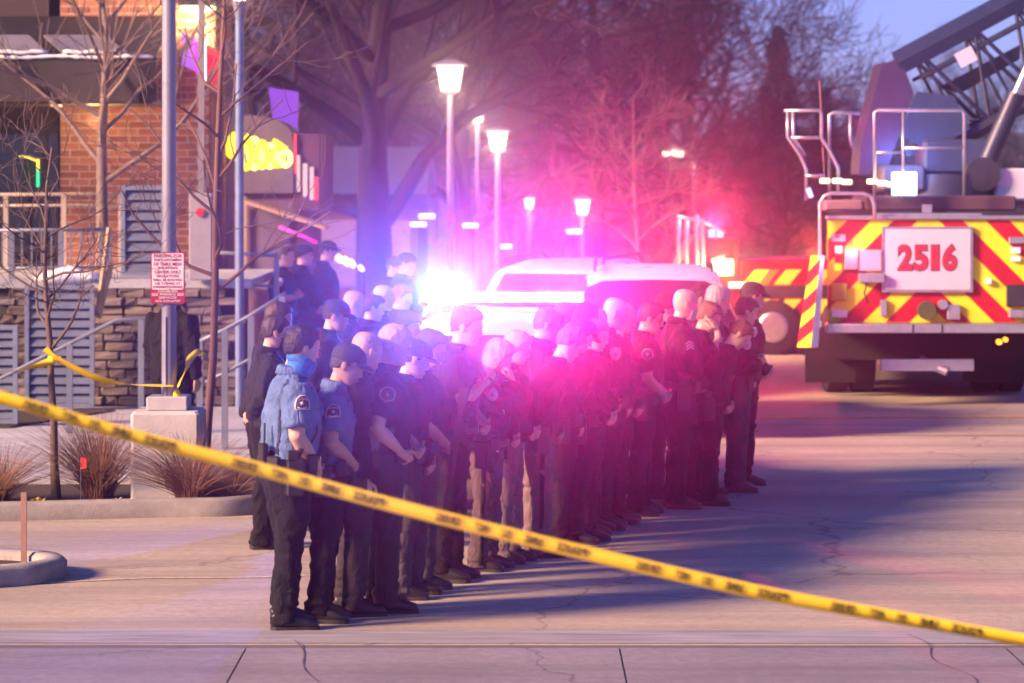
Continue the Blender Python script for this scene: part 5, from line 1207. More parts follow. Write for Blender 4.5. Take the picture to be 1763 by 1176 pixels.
PEOPLE_N = 0
def person(px, d, h, yaw, label, group=None, zf=0.0, top='navy', sleeve='long', pants='dknavy', hair='short', hc='dark', hat=None, hatc='black', tone='fair', pr='clasp', pl=None, head=(0, 0), stoop=.0, bulk=1.0,
           belt=True, patch=None, chev=False, stripe=False, mask=None, vest=None, radio=False, badge=False, rifle=False, collar=None, far=False, glasses=False, dx=0, bracelet=False):
    global PEOPLE_N; PEOPLE_N += 1; seed = PEOPLE_N * 3.7; rng = random.Random(PEOPLE_N * 11)
    t = thing('person', label, 'person', (xat(px, d) + dx, d, zf), R(yaw), group); k = h / 1.80; t.scale = (k, k, k)
    stoop = stoop + rng.uniform(.0, .10) * (group == GR); yaw_j = rng.uniform(-7, 7); t.rotation_euler = (R(rng.uniform(-1.5, 1.5)), R(rng.uniform(-.5, 2.0)), R(yaw + yaw_j)); head = (head[0] + rng.uniform(-6, 6), head[1] + rng.uniform(-4, 5)); bulk = bulk * rng.uniform(.95, 1.08)
    pl = pl or pr; vox = .019 if far else .0125
    def bendv(p):
        x, y, z = p; f = max(0, z - 1.0); return (x + stoop * f * f * 2.2, y, z - stoop * f * f * .45)
    def fin(me, name, m, par=None):
        P = verts(me)
        f = np.clip(P[:, 2] - 1.0, 0, .5); P[:, 0] += stoop * f * f * 2.2; P[:, 2] -= stoop * f * f * .45; set_verts(me, P)
        me.materials.clear()
        for m_ in (m if isinstance(m, list) else [m]): me.materials.append(m_)
        me.polygons.foreach_set('use_smooth', [True] * len(me.polygons))
        return obj(name, me, par or t)
    B = bulk * 1.06; A = 1.13
    # trousers
    b = MB(); st = rng.uniform(-.02, .05)
    for s_ in (-1, 1):
        fx = st * s_; fy = .105 * s_
        b.loft([((fx - .01, fy, .045), .082, .070), ((fx - .012, fy, .10), .079, .068), ((fx, fy, .25), .077, .070), ((fx + .004, fy * .98, .42), .080, .074), ((.012 + fx * .5, fy * .96, .53), .084, .078), ((.01, fy * .94, .68), .096 * B, .088 * B), ((.0, .094 * s_, .84), .112 * B, .096 * B), ((-.008, .085 * s_, .95), .118 * B, .095 * B)], n=16, ref=(1, 0, 0))
    b.loft([((-.012, 0, .84), .10 * B, .13 * B), ((-.012, 0, .90), .132 * B, .175 * B), ((-.004, 0, .98), .132 * B, .172 * B), ((0, 0, 1.06), .128 * B, .164 * B)], n=20, ref=(1, 0, 0))
    me = remesh(b, vox, 3, 'trousers'); wrinkle(me, seed, .013, 8, legs=True); tr = fin(me, 'trousers', cloth(pants))
    if stripe:
        for s_ in (-1, 1):
            P = [(z, np.interp(z, [.06, .25, .42, .53, .68, .84, .98], [.182, .181, .184, .185, .190, .197, .186])) for z in [.06 + .046 * i for i in range(21)]]
            V = []; F = []
            for i, (z, y) in enumerate(P):
                V += [(-.022 + .004, s_ * (y + .012), z), (.022, s_ * (y + .012), z)]
                if i: F.append((2 * i - 2, 2 * i - 1, 2 * i + 1, 2 * i))
            me = MB().add(V, F).mesh('seam_stripe', cloth('black')); o = fin(me, 'seam_stripe', cloth('black'), tr); o.modifiers.new('w', 'SHRINKWRAP').target = tr; o.modifiers['w'].offset = .003; o.modifiers['w'].wrap_method = 'NEAREST_SURFACEPOINT'
            o.modifiers.new('t', 'SOLIDIFY').thickness = .002
    # boots
    for s_ in (-1, 1):
        fx = st * s_; fy = .105 * s_; ya = s_ * .10
        def bp(x, y, z): return (fx + x, fy + y + ya * x, z)
        b = MB(); b.loft([(bp(-.085, 0, .055), .045, .033), (bp(-.06, 0, .06), .055, .040), (bp(.0, 0, .062), .060, .043), (bp(.06, 0, .052), .050, .046), (bp(.12, 0, .040), .038, .050), (bp(.165, 0, .034), .030, .045), (bp(.19, 0, .030), .018, .028)], n=14, ref=(0, 0, 1), pw=2.6)
        b.loft([(bp(-.02, 0, .06), .055, .045), (bp(-.02, 0, .16), .052, .045)], n=12, ref=(1, 0, 0))
        me = b.mesh('boot', M_BOOT); bo = fin(me, 'boot', M_BOOT)
        b = MB(); pts = [(-.09, .030), (-.07, .042), (0, .046), (.07, .050), (.13, .052), (.17, .046), (.195, .024)]
        out_ = [bp(x, w, 0) for x, w in pts] + [bp(x, -w, 0) for x, w in pts[::-1]]; V = [(x, y, .001) for x, y, _ in out_] + [(x, y, .026) for x, y, _ in out_]; n_ = len(out_)
        b.add(V, [tuple(range(n_)), tuple(range(n_, 2 * n_))] + [(i, (i + 1) % n_, n_ + (i + 1) % n_, n_ + i) for i in range(n_)]); me = b.mesh('sole', M_PLAST); o = obj('sole', me, bo)
    # arms
    arms = []
    for s_, nm in ((-1, pr), (1, pl)):
        E, Wr, hd, pn, cu = ARM[nm]; f = -s_
        mir = lambda p: (p[0], p[1] * f, p[2])
        dz = .012 if s_ > 0 else 0; dxx = .03 if (s_ > 0 and nm in ('clasp', 'clasp_low', 'crossed')) else 0
        arms.append((s_, Vector((-.01, .178 * s_ * (B * .5 + .5), 1.452)), Vector(mir(E)), Vector(mir(Wr)) + Vector((dxx, 0, dz)), Vector(mir(hd)), Vector(mir(pn)), cu))
    b = MB()
    b.loft([((.0, 0, .955), .140 * B, .180 * B), ((.002, 0, 1.06), .136 * B, .170 * B), ((.008, 0, 1.18), .148 * B, .182 * B), ((.008, 0, 1.30), .158 * (B * .7 + .3), .205 * (B * .5 + .5)), ((-.006, 0, 1.40), .143, .208 * (B * .5 + .5)), ((-.016, 0, 1.46), .118, .180), ((-.018, 0, 1.505), .082, .118), ((-.016, 0, 1.545), .066, .070)], n=24, ref=(1, 0, 0))
    tx = 1.0 if sleeve == 'long' else 1.06
    for (s_, S_, E, Wr, hd, pn, cu) in arms:
        up = (E - S_)
        if sleeve == 'long':
            b.loft([(q_, r_ * A, s2_ * A) for q_, r_, s2_ in ((S_ - up * .08, .074, .072), (S_ + up * .2, .076, .072), (S_ + up * .6, .068, .064), (E, .062, .060), (E.lerp(Wr, .3), .060, .058), (E.lerp(Wr, .75), .050, .048), (E.lerp(Wr, .97), .044, .042))], n=14, ref=(1, 0, 0))
        else:
            b.loft([(q_, r_ * A, s2_ * A) for q_, r_, s2_ in ((S_ - up * .08, .074, .072), (S_ + up * .2, .079, .075), (S_ + up * .5, .079, .075), (S_ + up * .80, .080, .076))], n=14, ref=(1, 0, 0))
    me = remesh(b, vox, 3, 'top'); wrinkle(me, seed + 5, .017 if sleeve == 'long' else .013, 8); tp = fin(me, 'shirt' if sleeve == 'short' else 'jacket', cloth(top))
    # collar
    b = MB(); nC = 20; V = []; F = []
    for i in range(nC + 1):
        a = R(28) + (2 * pi - R(56)) * i / nC; ca, sa = cos(a), sin(a); r1, r2 = .070, .078
        V += [(-.018 + r1 * ca, r1 * sa, 1.515 + .012 * (1 - ca)), (-.018 + r1 * ca * .96, r1 * sa * .96, 1.562 + .012 * (1 - ca)), (-.018 + r2 * 1.06 * ca, r2 * 1.06 * sa, 1.548 + .012 * (1 - ca)), (-.018 + r2 * 1.22 * ca, r2 * 1.22 * sa, 1.508 + .01 * (1 - ca))]
        if i:
            for j_ in range(3): F.append((4 * i - 4 + j_, 4 * i + j_, 4 * i + j_ + 1, 4 * i - 3 + j_))
    me = b.add(V, F).mesh('collar', cloth(top)); cm = cloth(top) if not collar else mat('cloth_white', (.6, .58, .58), .8); o = fin(me, 'collar', cm, tp); o.modifiers.new('t', 'SOLIDIFY').thickness = .005
    if not far:
        for s_ in (-1, 1):
            me = MB().loft([((-.01, s_ * .085, 1.530), .022, .004), ((-.012, s_ * .13, 1.510), .021, .004), ((-.012, s_ * .178, 1.478), .018, .004)], n=8, ref=(1, 0, 0)).mesh('epaulette', cloth(top)); o = fin(me, 'epaulette', cloth(top), tp)
            V = [(.13, s_ * .045, 1.345), (.13, s_ * .13, 1.335), (.13, s_ * .13, 1.30), (.13, s_ * .0875, 1.285), (.13, s_ * .045, 1.30)]
            me = MB().add(V, [(0, 1, 2, 3, 4)]).mesh('pocket_flap', cloth(top)); o = fin(me, 'pocket_flap', cloth(top), tp); w_ = o.modifiers.new('w', 'SHRINKWRAP'); w_.target = tp; w_.offset = .006; w_.wrap_mode = 'ABOVE_SURFACE'; o.modifiers.new('t', 'SOLIDIFY').thickness = .005
    # body: neck, arms, inner torso as one surface, then head and hands
    b = MB(); hy, hp = head; hp = hp + (6 if group == GR else 0)
    HC = Vector((.035 + .0016 * hp, 0, 1.685 - .0008 * max(0, hp)))
    b.loft([((0, 0, 1.0), .10, .13), ((0, 0, 1.25), .11, .15), ((-.01, 0, 1.42), .09, .14), ((-.015, 0, 1.49), .065, .07), ((-.008 + .0003 * hp, 0, 1.55), .057, .056), ((.004 + .001 * hp, 0, 1.62), .056, .054), ((.008 + .0014 * hp, 0, 1.66), .054, .052)], n=16, ref=(1, 0, 0))
    for (s_, S_, E, Wr, hd, pn, cu) in arms:
        up = E - S_
        b.loft([(S_, .058, .056), (S_ + up * .5, .060, .056), (E, .050, .047), (E.lerp(Wr, .25), .052, .048), (E.lerp(Wr, .6), .042, .038), (Wr, .027, .024), (Wr + hd.normalized() * .02, .026, .02)], n=12, ref=(1, 0, 0))
    me = remesh(b, .0125 if not far else .018, 3, 'body'); me.shade_smooth()
    hb = MB(); M = Matrix.Translation(HC) @ Euler((0, R(hp), R(hy)), 'XYZ').to_matrix().to_4x4() if True else None
    M = Matrix.Translation(HC) @ Matrix.Rotation(R(hy), 4, 'Z') @ Matrix.Rotation(R(hp), 4, 'Y')
    hb = head_mb(); hs = rng.uniform(1.0, 1.05); hb.xf(M @ Matrix.Scale(hs, 4))
    for (s_, S_, E, Wr, hd, pn, cu) in arms: hand_mb(hb, Wr, hd, pn, cu, s_)
    base = verts(me); fl = [tuple(p.vertices) for p in me.polygons]; nb = MB(); nb.add(base.tolist(), fl); off_ = len(nb.V); nb.V += hb.V
    for f, m_ in zip(hb.F, hb.M): nb.F.append(tuple(i + off_ for i in f)); nb.M.append(m_)
    bpy.data.meshes.remove(me); hm = hairm(hc) if hc else hairm('dark')
    me = nb.mesh('body', [skin(tone)]); body = fin(me, 'body', [skin(tone), M_EYE, hairm('dark') if hc in ('dark', 'brown') else hairm('ltbrown'), M_LIP])
    # hair / hats, in head space
    MH = M @ Matrix.Scale(hs, 4)
    def onhead(mb_, name, m_, par=None): mb_.xf(MH); me_ = mb_.mesh(name, m_, fix=False); return fin(me_, name, m_, par)
    if hair and not (hat == 'beanie' and hair != 'bob'):
        if hair == 'bob': onhead(shell('bob', .020, seed, .009, 42, True), 'hair', hm)
        elif hair == 'bun':
            b = shell('short', .010, seed, .005, 50, True); b.ell((-.125, 0, .02), .035, .036, .034, 12, 8); onhead(b, 'hair', hm)
        elif hair == 'wavy': onhead(shell('short', .020, seed, .016, 34), 'hair', hm)
        elif hair == 'buzz': onhead(shell('buzz', .0045, seed, .002, 90), 'hair', hm)
        elif hair == 'recede': onhead(shell('recede', .007, seed, .004, 60), 'hair', hm)
        else: onhead(shell('short', .013, seed, .007, 55, True), 'hair', hm)
    if hair and not far and not hat:
        kd, nn_, ln_, of_ = {'bob': ('bob', 2600, .05, .016), 'bun': ('short', 1800, .02, .006), 'wavy': ('short', 2400, .026, .014), 'buzz': ('buzz', 1800, .006, .003), 'recede': ('recede', 1400, .014, .004)}.get(hair, ('short', 2400, .017, .011))
        onhead(strands(kd, nn_, ln_, of_, seed, down=1.4 if hair == 'bob' else .3), 'hair_strands', hm)
    if hat == 'cap':
        b = shell('cap', .017, seed, .002, 15, inner=.004, edge=.006); h_ = onhead(b, 'cap', mat('cap_' + hatc, CL[hatc], .8, var=.15, bump=.3))
        b = MB(); V = []; F = []; n_ = 12
        for i in range(n_ + 1):
            a = R(-62 + 124 * i / n_); xi, yi = -.008 + .104 * cos(a), .088 * sin(a); L_ = .068 * cos(a * 1.35) ** .8 if cos(a * 1.35) > 0 else 0
            for tt in (0, .5, 1): V.append((xi + L_ * tt, yi * (1 + .06 * tt), .044 - .018 * tt * tt - .016 * (abs(sin(a)) ** 2)))
            if i:
                for j_ in range(2): F.append((3 * i - 3 + j_, 3 * i + j_, 3 * i + j_ + 1, 3 * i - 2 + j_))
        b.add(V, F); o = onhead(b, 'brim', MATS['cap_' + hatc], h_); o.modifiers.new('t', 'SOLIDIFY').thickness = .005
    elif hat == 'beanie':
        onhead(shell('beanie', .016, seed, .004, 22, inner=.003, edge=.006), 'beanie', mat('knit_' + hatc, CL[hatc], .9, var=.2, bump=.6, bscale=150))
    if mask == 'gaiter':
        b = MB(); b.loft([((-.012, 0, -.155), .082, .085), ((-.006, 0, -.125), .078, .078), ((.008, 0, -.10), .090, .074), ((.008, 0, -.075), .097, .076), ((.006, 0, -.058), .095, .077), ((.012, 0, -.046), .098, .075)], n=24, ref=(1, 0, 0), cap=False)
        me = b.xf(MH).mesh('neck_gaiter', M_EYE); me.materials.clear(); o = fin(me, 'neck_gaiter', mat('gaiter_blue', (.03, .17, .55), .8, var=.5, scale=40)); P = verts(o.data); N = norms(o.data)
        set_verts(o.data, P + N * np.array([[.005 * noise.noise((float(p[0]) * 40, float(p[1]) * 40, float(p[2]) * 60))] for p in P]))
    elif mask:
        m_ = (HEADA[:, 2] < -.026) & (HEADA[:, 2] > -.114) & (AZ < 62); kp = [f for f in HF_ if all(m_[j] for j in f)]; us = sorted({j for f in kp for j in f}); ix = {j: q for q, j in enumerate(us)}
        P = HEADA + HEADN * .009; P[:, 0] = np.minimum(P[:, 0], .104); mk = onhead(MB().add([P[j] for j in us], [tuple(ix[j] for j in f) for f in kp]), 'face_mask', cloth('black') if mask == 'black' else mat('mask_pale', (.5, .48, .5), .8)); mk.modifiers.new('t', 'SOLIDIFY').thickness = .003
        b = MB()
        for s_ in (-1, 1): b.tube([(.05, s_ * .066, -.05), (.01, s_ * .076, -.035), (-.02, s_ * .082, -.022)], .0022, n=5)
        onhead(b, 'ear_loop', mat('strap_white', (.7, .7, .7), .8), mk)
    if glasses:
        b = MB()
        for s_ in (-1, 1):
            b.tube([(.103 + .0 * cos(a), s_ * .032 + .02 * cos(a), .0 + .015 * sin(a)) for a in [2 * pi * i / 12 for i in range(13)]], .0018, n=5); b.tube([(.100, s_ * .052, .005), (.04, s_ * .078, .006), (-.015, s_ * .083, .004)], .0018, n=5)
        b.tube([(.103, -.012, .003), (.105, 0, .005), (.103, .012, .003)], .0018, n=5); onhead(b, 'spectacles', M_GUN)
    # duty belt
    if belt:
        b = MB(); b.loft([((0, 0, .975), .152 * B, .192 * B), ((0, 0, .98), .157 * B, .197 * B), ((0, 0, 1.02), .157 * B, .196 * B), ((0, 0, 1.028), .150 * B, .190 * B)], n=28, ref=(1, 0, 0)); be = fin(b.mesh('duty_belt', M_LEATH), 'duty_belt', M_LEATH)
        if not far:
            for nm_, az, sx, sy, z0, z1 in (('holster', -92, .035, .05, .82, 1.03), ('pouch', -60, .022, .035, .955, 1.06), ('pouch', -128, .022, .04, .95, 1.05), ('pouch', 40, .02, .035, .955, 1.05), ('radio', -150, .022, .03, .96, 1.12)):
                a = R(az); rx, ry = (.157 * B + sx * .8), (.197 * B + sx * .8); b = MB().box(-sx, sx, -sy, sy, z0, z1, bev=.008)
                if nm_ == 'holster': b.box(-.016, .016, -.045, .02, 1.031, 1.09, bev=.005); b.loft([((0, .015, 1.05), .014, .016), ((.0, .035, 1.10), .014, .018)], n=8, ref=(1, 0, 0))
                if nm_ == 'radio': b.cyl((0, .01, 1.12), (0, .01, 1.24), .006, n=6)
                b.xf(Matrix.Translation((rx * cos(a), ry * sin(a), 0)) @ Matrix.Rotation(a, 4, 'Z')); me = b.mesh(nm_, M_LEATH); o = obj(nm_, me, be)
            MB_ = MB().box(-.006, .006, -.028, .028, .972, 1.03, bev=.004); MB_.xf(Matrix.Translation((.160 * B, 0, 0))); obj('buckle', MB_.mesh('buckle', M_BADGE), be)
        if badge:
            b = MB(); sh = [(-.026, .032), (0, .040), (.026, .032), (.028, 0), (.015, -.030), (0, -.042), (-.015, -.030), (-.028, 0)]; b.prism(sh, 'y', -.004, .004); a = R(-58)
            b.xf(Matrix.Translation((.172 * B * cos(a) + .01, .212 * B * sin(a), .985)) @ Matrix.Rotation(a + pi / 2, 4, 'Z')); bd = obj('badge', b.mesh('badge', M_BADGE), be); bc = MB().cyl((0, -.006, 0), (0, -.001, 0), .013, n=14)
            bc.xf(Matrix.Translation((.172 * B * cos(a) + .01, .212 * B * sin(a), .985)) @ Matrix.Rotation(a + pi / 2, 4, 'Z')); obj('badge_seal', bc.mesh('badge_seal', mat('seal_blue', (.05, .05, .2), .4)), bd)
    # sleeve patches, chevrons: laid on the outer side of each upper arm
    def onarm(mb_, name, m_, s_, f, par):
        a_ = [q for q in arms if q[0] == s_][0]; S_, E = a_[1], a_[2]; up = (E - S_).normalized(); outw = Vector((.15, s_, .12)); outw = (outw - up * outw.dot(up)).normalized(); fw = up.cross(outw).normalized()
        c = S_ + (E - S_) * f + outw * .092
        mb_.xf(Matrix.Translation(c) @ Matrix((fw * (1 if True else 1), -outw, -up)).transposed().to_4x4()); me_ = mb_.mesh(name, m_); return fin(me_, name, m_, par)
    if patch:
        for s_ in (-1, 1):
            sh = {'shield': [(-.042, .042), (0, .052), (.042, .042), (.046, .0), (.03, -.038), (0, -.052), (-.03, -.038), (-.046, .0)], 'arch': [(-.046, -.040), (.046, -.040), (.046, .0), (.036, .030), (.015, .048), (-.015, .048), (-.036, .030), (-.046, .0)],
                  'hex': [(-.022, .05), (.022, .05), (.05, .02), (.05, -.022), (.0, -.05), (-.05, -.022), (-.05, .02)]}[patch if patch in ('shield', 'arch', 'hex') else 'shield']
            light = patch == 'shield'
            pa = onarm(MB().prism(sh, 'y', -.001, .004), 'shoulder_patch', M_PTHR, s_, .34, tp)
            onarm(MB().prism([(x * .88, z * .88) for x, z in sh], 'y', -.0022, -.0012), 'patch_field', M_PATCH if not light else mat('patch_grey', (.45, .42, .50), .8), s_, .34, pa)
            b = MB()
            star = [((.017 if i % 2 == 0 else .0075) * sin(pi * i / 5), (.017 if i % 2 == 0 else .0075) * cos(pi * i / 5) - .002) for i in range(10)]
            b.prism(star, 'y', -.0036, -.0024); onarm(b, 'patch_star', M_PTHR if not light else M_PATCH, s_, .34, pa)
            if patch == 'arch' and s_ < 0:
                me_ = text_mesh('SHERIFF', .019, .0004, .0004, width=.062); tb = MB(); tb.add([(v.co.x, -.003, v.co.y + .024 - 9 * v.co.x ** 2) for v in me_.vertices], [tuple(p.vertices) for p in me_.polygons]); onarm(tb, 'lettering', M_PTHR, s_, .34, pa); bpy.data.meshes.remove(me_)
                b = MB().prism([(-.03, -.022), (-.012, -.03), (.012, -.03), (.03, -.022), (.03, -.029), (.012, -.036), (-.012, -.036), (-.03, -.029)], 'y', -.0036, -.0024); onarm(b, 'patch_scroll', M_PTHR, s_, .34, pa)
    if chev:
        for s_ in (-1, 1):
            for i in range(3):
                z0 = .03 - .024 * i; b = MB().prism([(-.034, z0 - .022), (0, z0), (.034, z0 - .022), (.034, z0 - .010), (0, z0 + .012), (-.034, z0 - .010)], 'y', -.001, .004); onarm(b, 'chevron', mat('chevron_thread', (.50, .46, .62), .8), s_, .45, tp)
    if vest:
        b = MB(); b.loft([((.004, 0, 1.06), .154 * B, .188 * B), ((.008, 0, 1.10), .160 * B, .194 * B), ((.010, 0, 1.28), .166 * B, .196), ((.004, 0, 1.38), .152, .168), ((-.006, 0, 1.45), .122, .118)], n=26, ref=(1, 0, 0)); me = remesh(b, .02, 2, 'vest'); wrinkle(me, seed, .003, 12); vo = fin(me, 'vest', cloth(vest))
        for i, y_ in enumerate((-.11, -.02, .07)):
            b = MB().box(.150 * B, .200 * B, y_ - .036, y_ + .036, 1.09, 1.20, bev=.008); fin(b.mesh('pouch', cloth(vest)), 'pouch', cloth(vest), vo)
        for y_ in (-.155,): fin(MB().box(-.05, .03, y_ * B * 1.18 - .03, y_ * B * 1.18, 1.10, 1.22, bev=.008).mesh('pouch', cloth(vest)), 'pouch', cloth(vest), vo)
    if radio:
        b = MB(); b.box(.06, .10, -.125, -.085, 1.395, 1.455, bev=.008); b.tube([(.08, -.105, 1.40), (.13, -.12, 1.30), (.14, -.15, 1.18), (.08, -.20, 1.10)], .006, n=6); fin(b.mesh('radio_microphone', M_PLAST), 'radio_microphone', M_PLAST, tp)
        b = MB(); cord = [(-.06 - .05 * sin(pi * f), -.12 - .07 * sin(pi * f), 1.50 - .45 * f) for f in [i / 30 for i in range(31)]]; b.tube([(x + .006 * sin(i * 2.4), y, z + .004 * cos(i * 2.4)) for i, (x, y, z) in enumerate(cord)], .005, n=5); o = fin(b.mesh('coiled_cord', M_PLAST), 'coiled_cord', M_PLAST, tp)
        w_ = o.modifiers.new('w', 'SHRINKWRAP'); w_.target = tp; w_.offset = .008; w_.wrap_mode = 'OUTSIDE_SURFACE'
        fin(MB().box(.138, .150, -.10, -.05, 1.345, 1.36, bev=.003).mesh('name_tag', M_BADGE), 'name_tag', M_BADGE, tp)
    if bracelet:
        a_ = arms[0]; p = a_[2].lerp(a_[3], .93); q = a_[2].lerp(a_[3], .98); fin(MB().loft([(p, .032, .029), (q, .031, .028)], n=14, ref=(1, 0, 0)).mesh('bracelet', M_PLAST), 'bracelet', M_PLAST, body)
    if rifle:
        rf = thing('rifle', 'black patrol rifle slung in front of the officer with grey trousers', 'rifle', (xat(px, d) + .16 * cos(R(yaw)) + .02, d - .24, 0), 0); z0 = .62
        MB().cyl((0, 0, z0), (.06, 0, z0 + .36), .012, n=10).build('barrel', M_GUN, rf); MB().loft([((.03, 0, z0 + .16), .022, .022), ((.058, 0, z0 + .36), .026, .024)], n=8, ref=(1, 0, 0)).build('handguard', M_GUN, rf)
        MB().loft([((.058, 0, z0 + .36), .03, .018), ((.092, 0, z0 + .56), .03, .018)], n=6, ref=(1, 0, 0), pw=4).build('receiver', M_GUN, rf); MB().loft([((.092, 0, z0 + .56), .018, .015), ((.125, 0, z0 + .76), .042, .016)], n=6, ref=(1, 0, 0), pw=4).build('stock', M_GUN, rf)
        MB().loft([((.095, 0, z0 + .44), .028, .012), ((.185, 0, z0 + .36), .026, .011)], n=6, ref=(0, 0, 1), pw=4).build('magazine', M_GUN, rf); MB().cyl((.045, 0, z0 + .49), (.06, 0, z0 + .58), .018, n=12).build('optic', M_GUN, rf)
    return t
# ------------------------------------------------------------------ the officers
GR = 'officers standing in line'
person(492, 18.07, 1.85, 14, 'officer in blue shirt with blue neck gaiter ending the line', GR, top='blue', sleeve='short', pants='dknavy', hair='short', hc='dark', mask='gaiter', pr='clasp_low', head=(14, 4), patch='arch', radio=True, bulk=1.14, tone='fair')
person(552, 18.35, 1.73, 6, 'officer in blue shirt and dark baseball cap', GR, top='blue', sleeve='short', pants='dknavy', hair='short', hc='dark', hat='cap', hatc='char', pr='clasp', head=(4, 16), patch='arch', radio=True, bulk=1.1, tone='tan')
person(605, 18.62, 1.79, 12, 'officer with shaved blond head in black jacket over a camouflage vest', GR, top='black', pants='gapants', hair='buzz', hc='blond', vest='camo', pr='sides', head=(22, 6), bulk=1.05)
person(660, 18.78, 1.82, 6, 'officer with flat blond hair in dark shirt resting a hand at the holster', GR, top='dknavy', sleeve='short', pants='gapants', hair='short', hc='blond', pr='holster', pl='clasp', head=(8, 10), patch='hex', bulk=1.1)
person(690, 19.35, 1.69, 0, 'officer in dark cap half hidden behind the flat blond haired officer', GR, top='navy', pants='grey', hat='cap', hatc='navy', pr='clasp_low', head=(0, 10), bulk=1.02)
person(722, 19.62, 1.74, 0, 'dark haired officer in black vest and grey trousers with a slung rifle', GR, top='dknavy', sleeve='short', pants='grey', hair='short', hc='dark', vest='char', pr='clasp', head=(-4, 6), rifle=True, bulk=1.04, tone='tan')
person(768, 20.2, 1.88, -2, 'tall dark haired officer in short sleeves holding a hand up to the chest', GR, top='black', sleeve='short', pants='black', hair='short', hc='dark', pr='chest', pl='clasp', head=(0, 4), bulk=1.06, bracelet=True, radio=True)
person(834, 20.75, 1.63, -2, 'blond woman in dark jacket with silver belt badge and brown trousers', GR, top='navy', pants='brown', hair='bob', hc='blond', pr='face', pl='clasp', head=(0, 14), patch='shield', badge=True, stripe=True, tone='pale', bulk=.97)
person(872, 21.15, 1.66, -4, 'grey haired officer with spectacles and pale tan trousers', GR, top='black', pants='tan', hair='short', hc='grey', glasses=True, pr='clasp', head=(-2, 12), patch='hex')
person(922, 21.5, 1.71, 14, 'officer with wavy brown hair bowing the head in striped tan trousers', GR, top='black', pants='tan', hair='wavy', hc='ltbrown', pr='clasp_low', head=(18, 32), stoop=.22, stripe=True)
person(955, 22.0, 1.74, 8, 'officer in black cap bowing the head next to the striped tan trousers', GR, top='black', pants='dknavy', hat='cap', hatc='black', pr='clasp_low', head=(10, 22), stoop=.14, bulk=1.1)
person(1000, 22.3, 1.70, -6, 'officer with hair tied back in a bun and face in profile', GR, top='black', pants='black', hair='bun', hc='ltbrown', pr='clasp', head=(-6, 4), tone='pale')
person(985, 22.75, 1.80, 4, 'officer in black knit hat behind the officer with the bun', GR, top='black', pants='dknavy', hat='beanie', hatc='black', pr='clasp', head=(4, 14), bulk=1.1)
person(1035, 23.15, 1.83, 4, 'bald officer with pale shoulder patch in black jacket', GR, top='black', pants='black', hair=None, hc='brown', pr='clasp_low', head=(2, 14), patch='shield', bulk=1.15)
person(1014, 22.85, 1.77, -4, 'bald officer with glasses beside the black knit hat', GR, top='black', pants='black', hair=None, hc='brown', glasses=True, pr='clasp', head=(0, 8), tone='tan')
person(1062, 23.55, 1.77, 0, 'grey haired officer with white shirt collar showing', GR, top='black', pants='black', hair='recede', hc='grey', collar='white', pr='clasp_low', head=(0, 12))
person(1100, 24.15, 1.74, 2, 'dark haired officer in short sleeves with clasped bare forearms', GR, top='black', sleeve='short', pants='black', hair='short', hc='dark', pr='clasp', head=(4, 8), patch='hex', bulk=1.05, tone='tan', radio=True)
person(1164, 24.65, 1.83, 6, 'bald officer in pale mask with sergeant chevrons on the sleeve', GR, top='black', pants='black', hair=None, hc='brown', mask='pale', pr='clasp', head=(8, 6), chev=True, bulk=1.16)
person(1190, 25.15, 1.72, -2, 'officer pressing a hand to the brow with bare tattooed arm', GR, top='black', sleeve='short', pants='black', hair='short', hc='ltbrown', pr='brow', pl='clasp', head=(0, 20), stoop=.1)
person(1222, 24.9, 1.60, 0, 'short red haired officer bowing the head deeply', GR, top='black', pants='black', hair='short', hc='red', pr='clasp_low', head=(4, 38), stoop=.25)
person(1207, 25.75, 1.83, 4, 'grey haired sergeant standing behind the officer with hand on brow', GR, top='black', pants='black', hair='short', hc='grey', pr='clasp', head=(2, 4), chev=True)
person(1266, 25.95, 1.71, 4, 'dark haired officer with silver shoulder patch at the far end of the line', GR, top='black', pants='grey', hair='short', hc='dark', pr='crossed', head=(6, 4), patch='shield', radio=False)
person(1276, 26.6, 1.82, 4, 'officer in cap just behind the far end of the line', GR, top='black', pants='black', hat='cap', hatc='char', pr='clasp', head=(6, 2), patch='shield')
person(1188, 26.7, 1.80, 0, 'dark capped officer behind the bald masked sergeant', GR, top='black', pants='black', hat='cap', hatc='black', pr='clasp', head=(0, 4), far=True)
person(1128, 25.5, 1.76, 0, 'officer in black knit hat behind the clasped bare forearms', GR, top='black', pants='black', hat='beanie', hatc='black', pr='clasp', head=(0, 8), far=True)
person(918, 22.95, 1.74, 4, 'light brown haired officer between the light bar and the bowed heads', GR, top='black', pants='black', hair='short', hc='ltbrown', pr='clasp', head=(6, 4))
person(960, 23.15, 1.78, 4, 'officer in grey cap close below the glowing red lamps', GR, top='black', pants='black', hat='cap', hatc='grey', pr='clasp', head=(4, 8), far=True)
G2 = 'officers gathered behind the line'
person(456, 22.0, 1.72, 8, 'person in dark coat with black face mask behind the blue gaiter officer', G2, top='char', pants='black', hair='short', hc='brown', mask='black', pr='back', head=(6, 8), belt=False, bulk=1.1)
person(463, 23.1, 1.78, 4, 'bareheaded person directly behind the black face mask', G2, top='char', pants='black', hair='short', hc='brown', pr='sides', head=(0, 10), far=True)
person(486, 36, 1.80, -8, 'officer with folded arms waiting beside the terrace railing', G2, zf=.13, top='black', sleeve='short', pants='black', hair='buzz', hc='brown', pr='crossed', head=(10, 0), patch='shield', far=True, bulk=1.12)
person(521, 36.4, 1.80, -4, 'officer in black knit hat next to the folded arms officer', G2, zf=.13, top='black', pants='black', hat='beanie', hatc='black', pr='clasp', far=True, bulk=1.1)
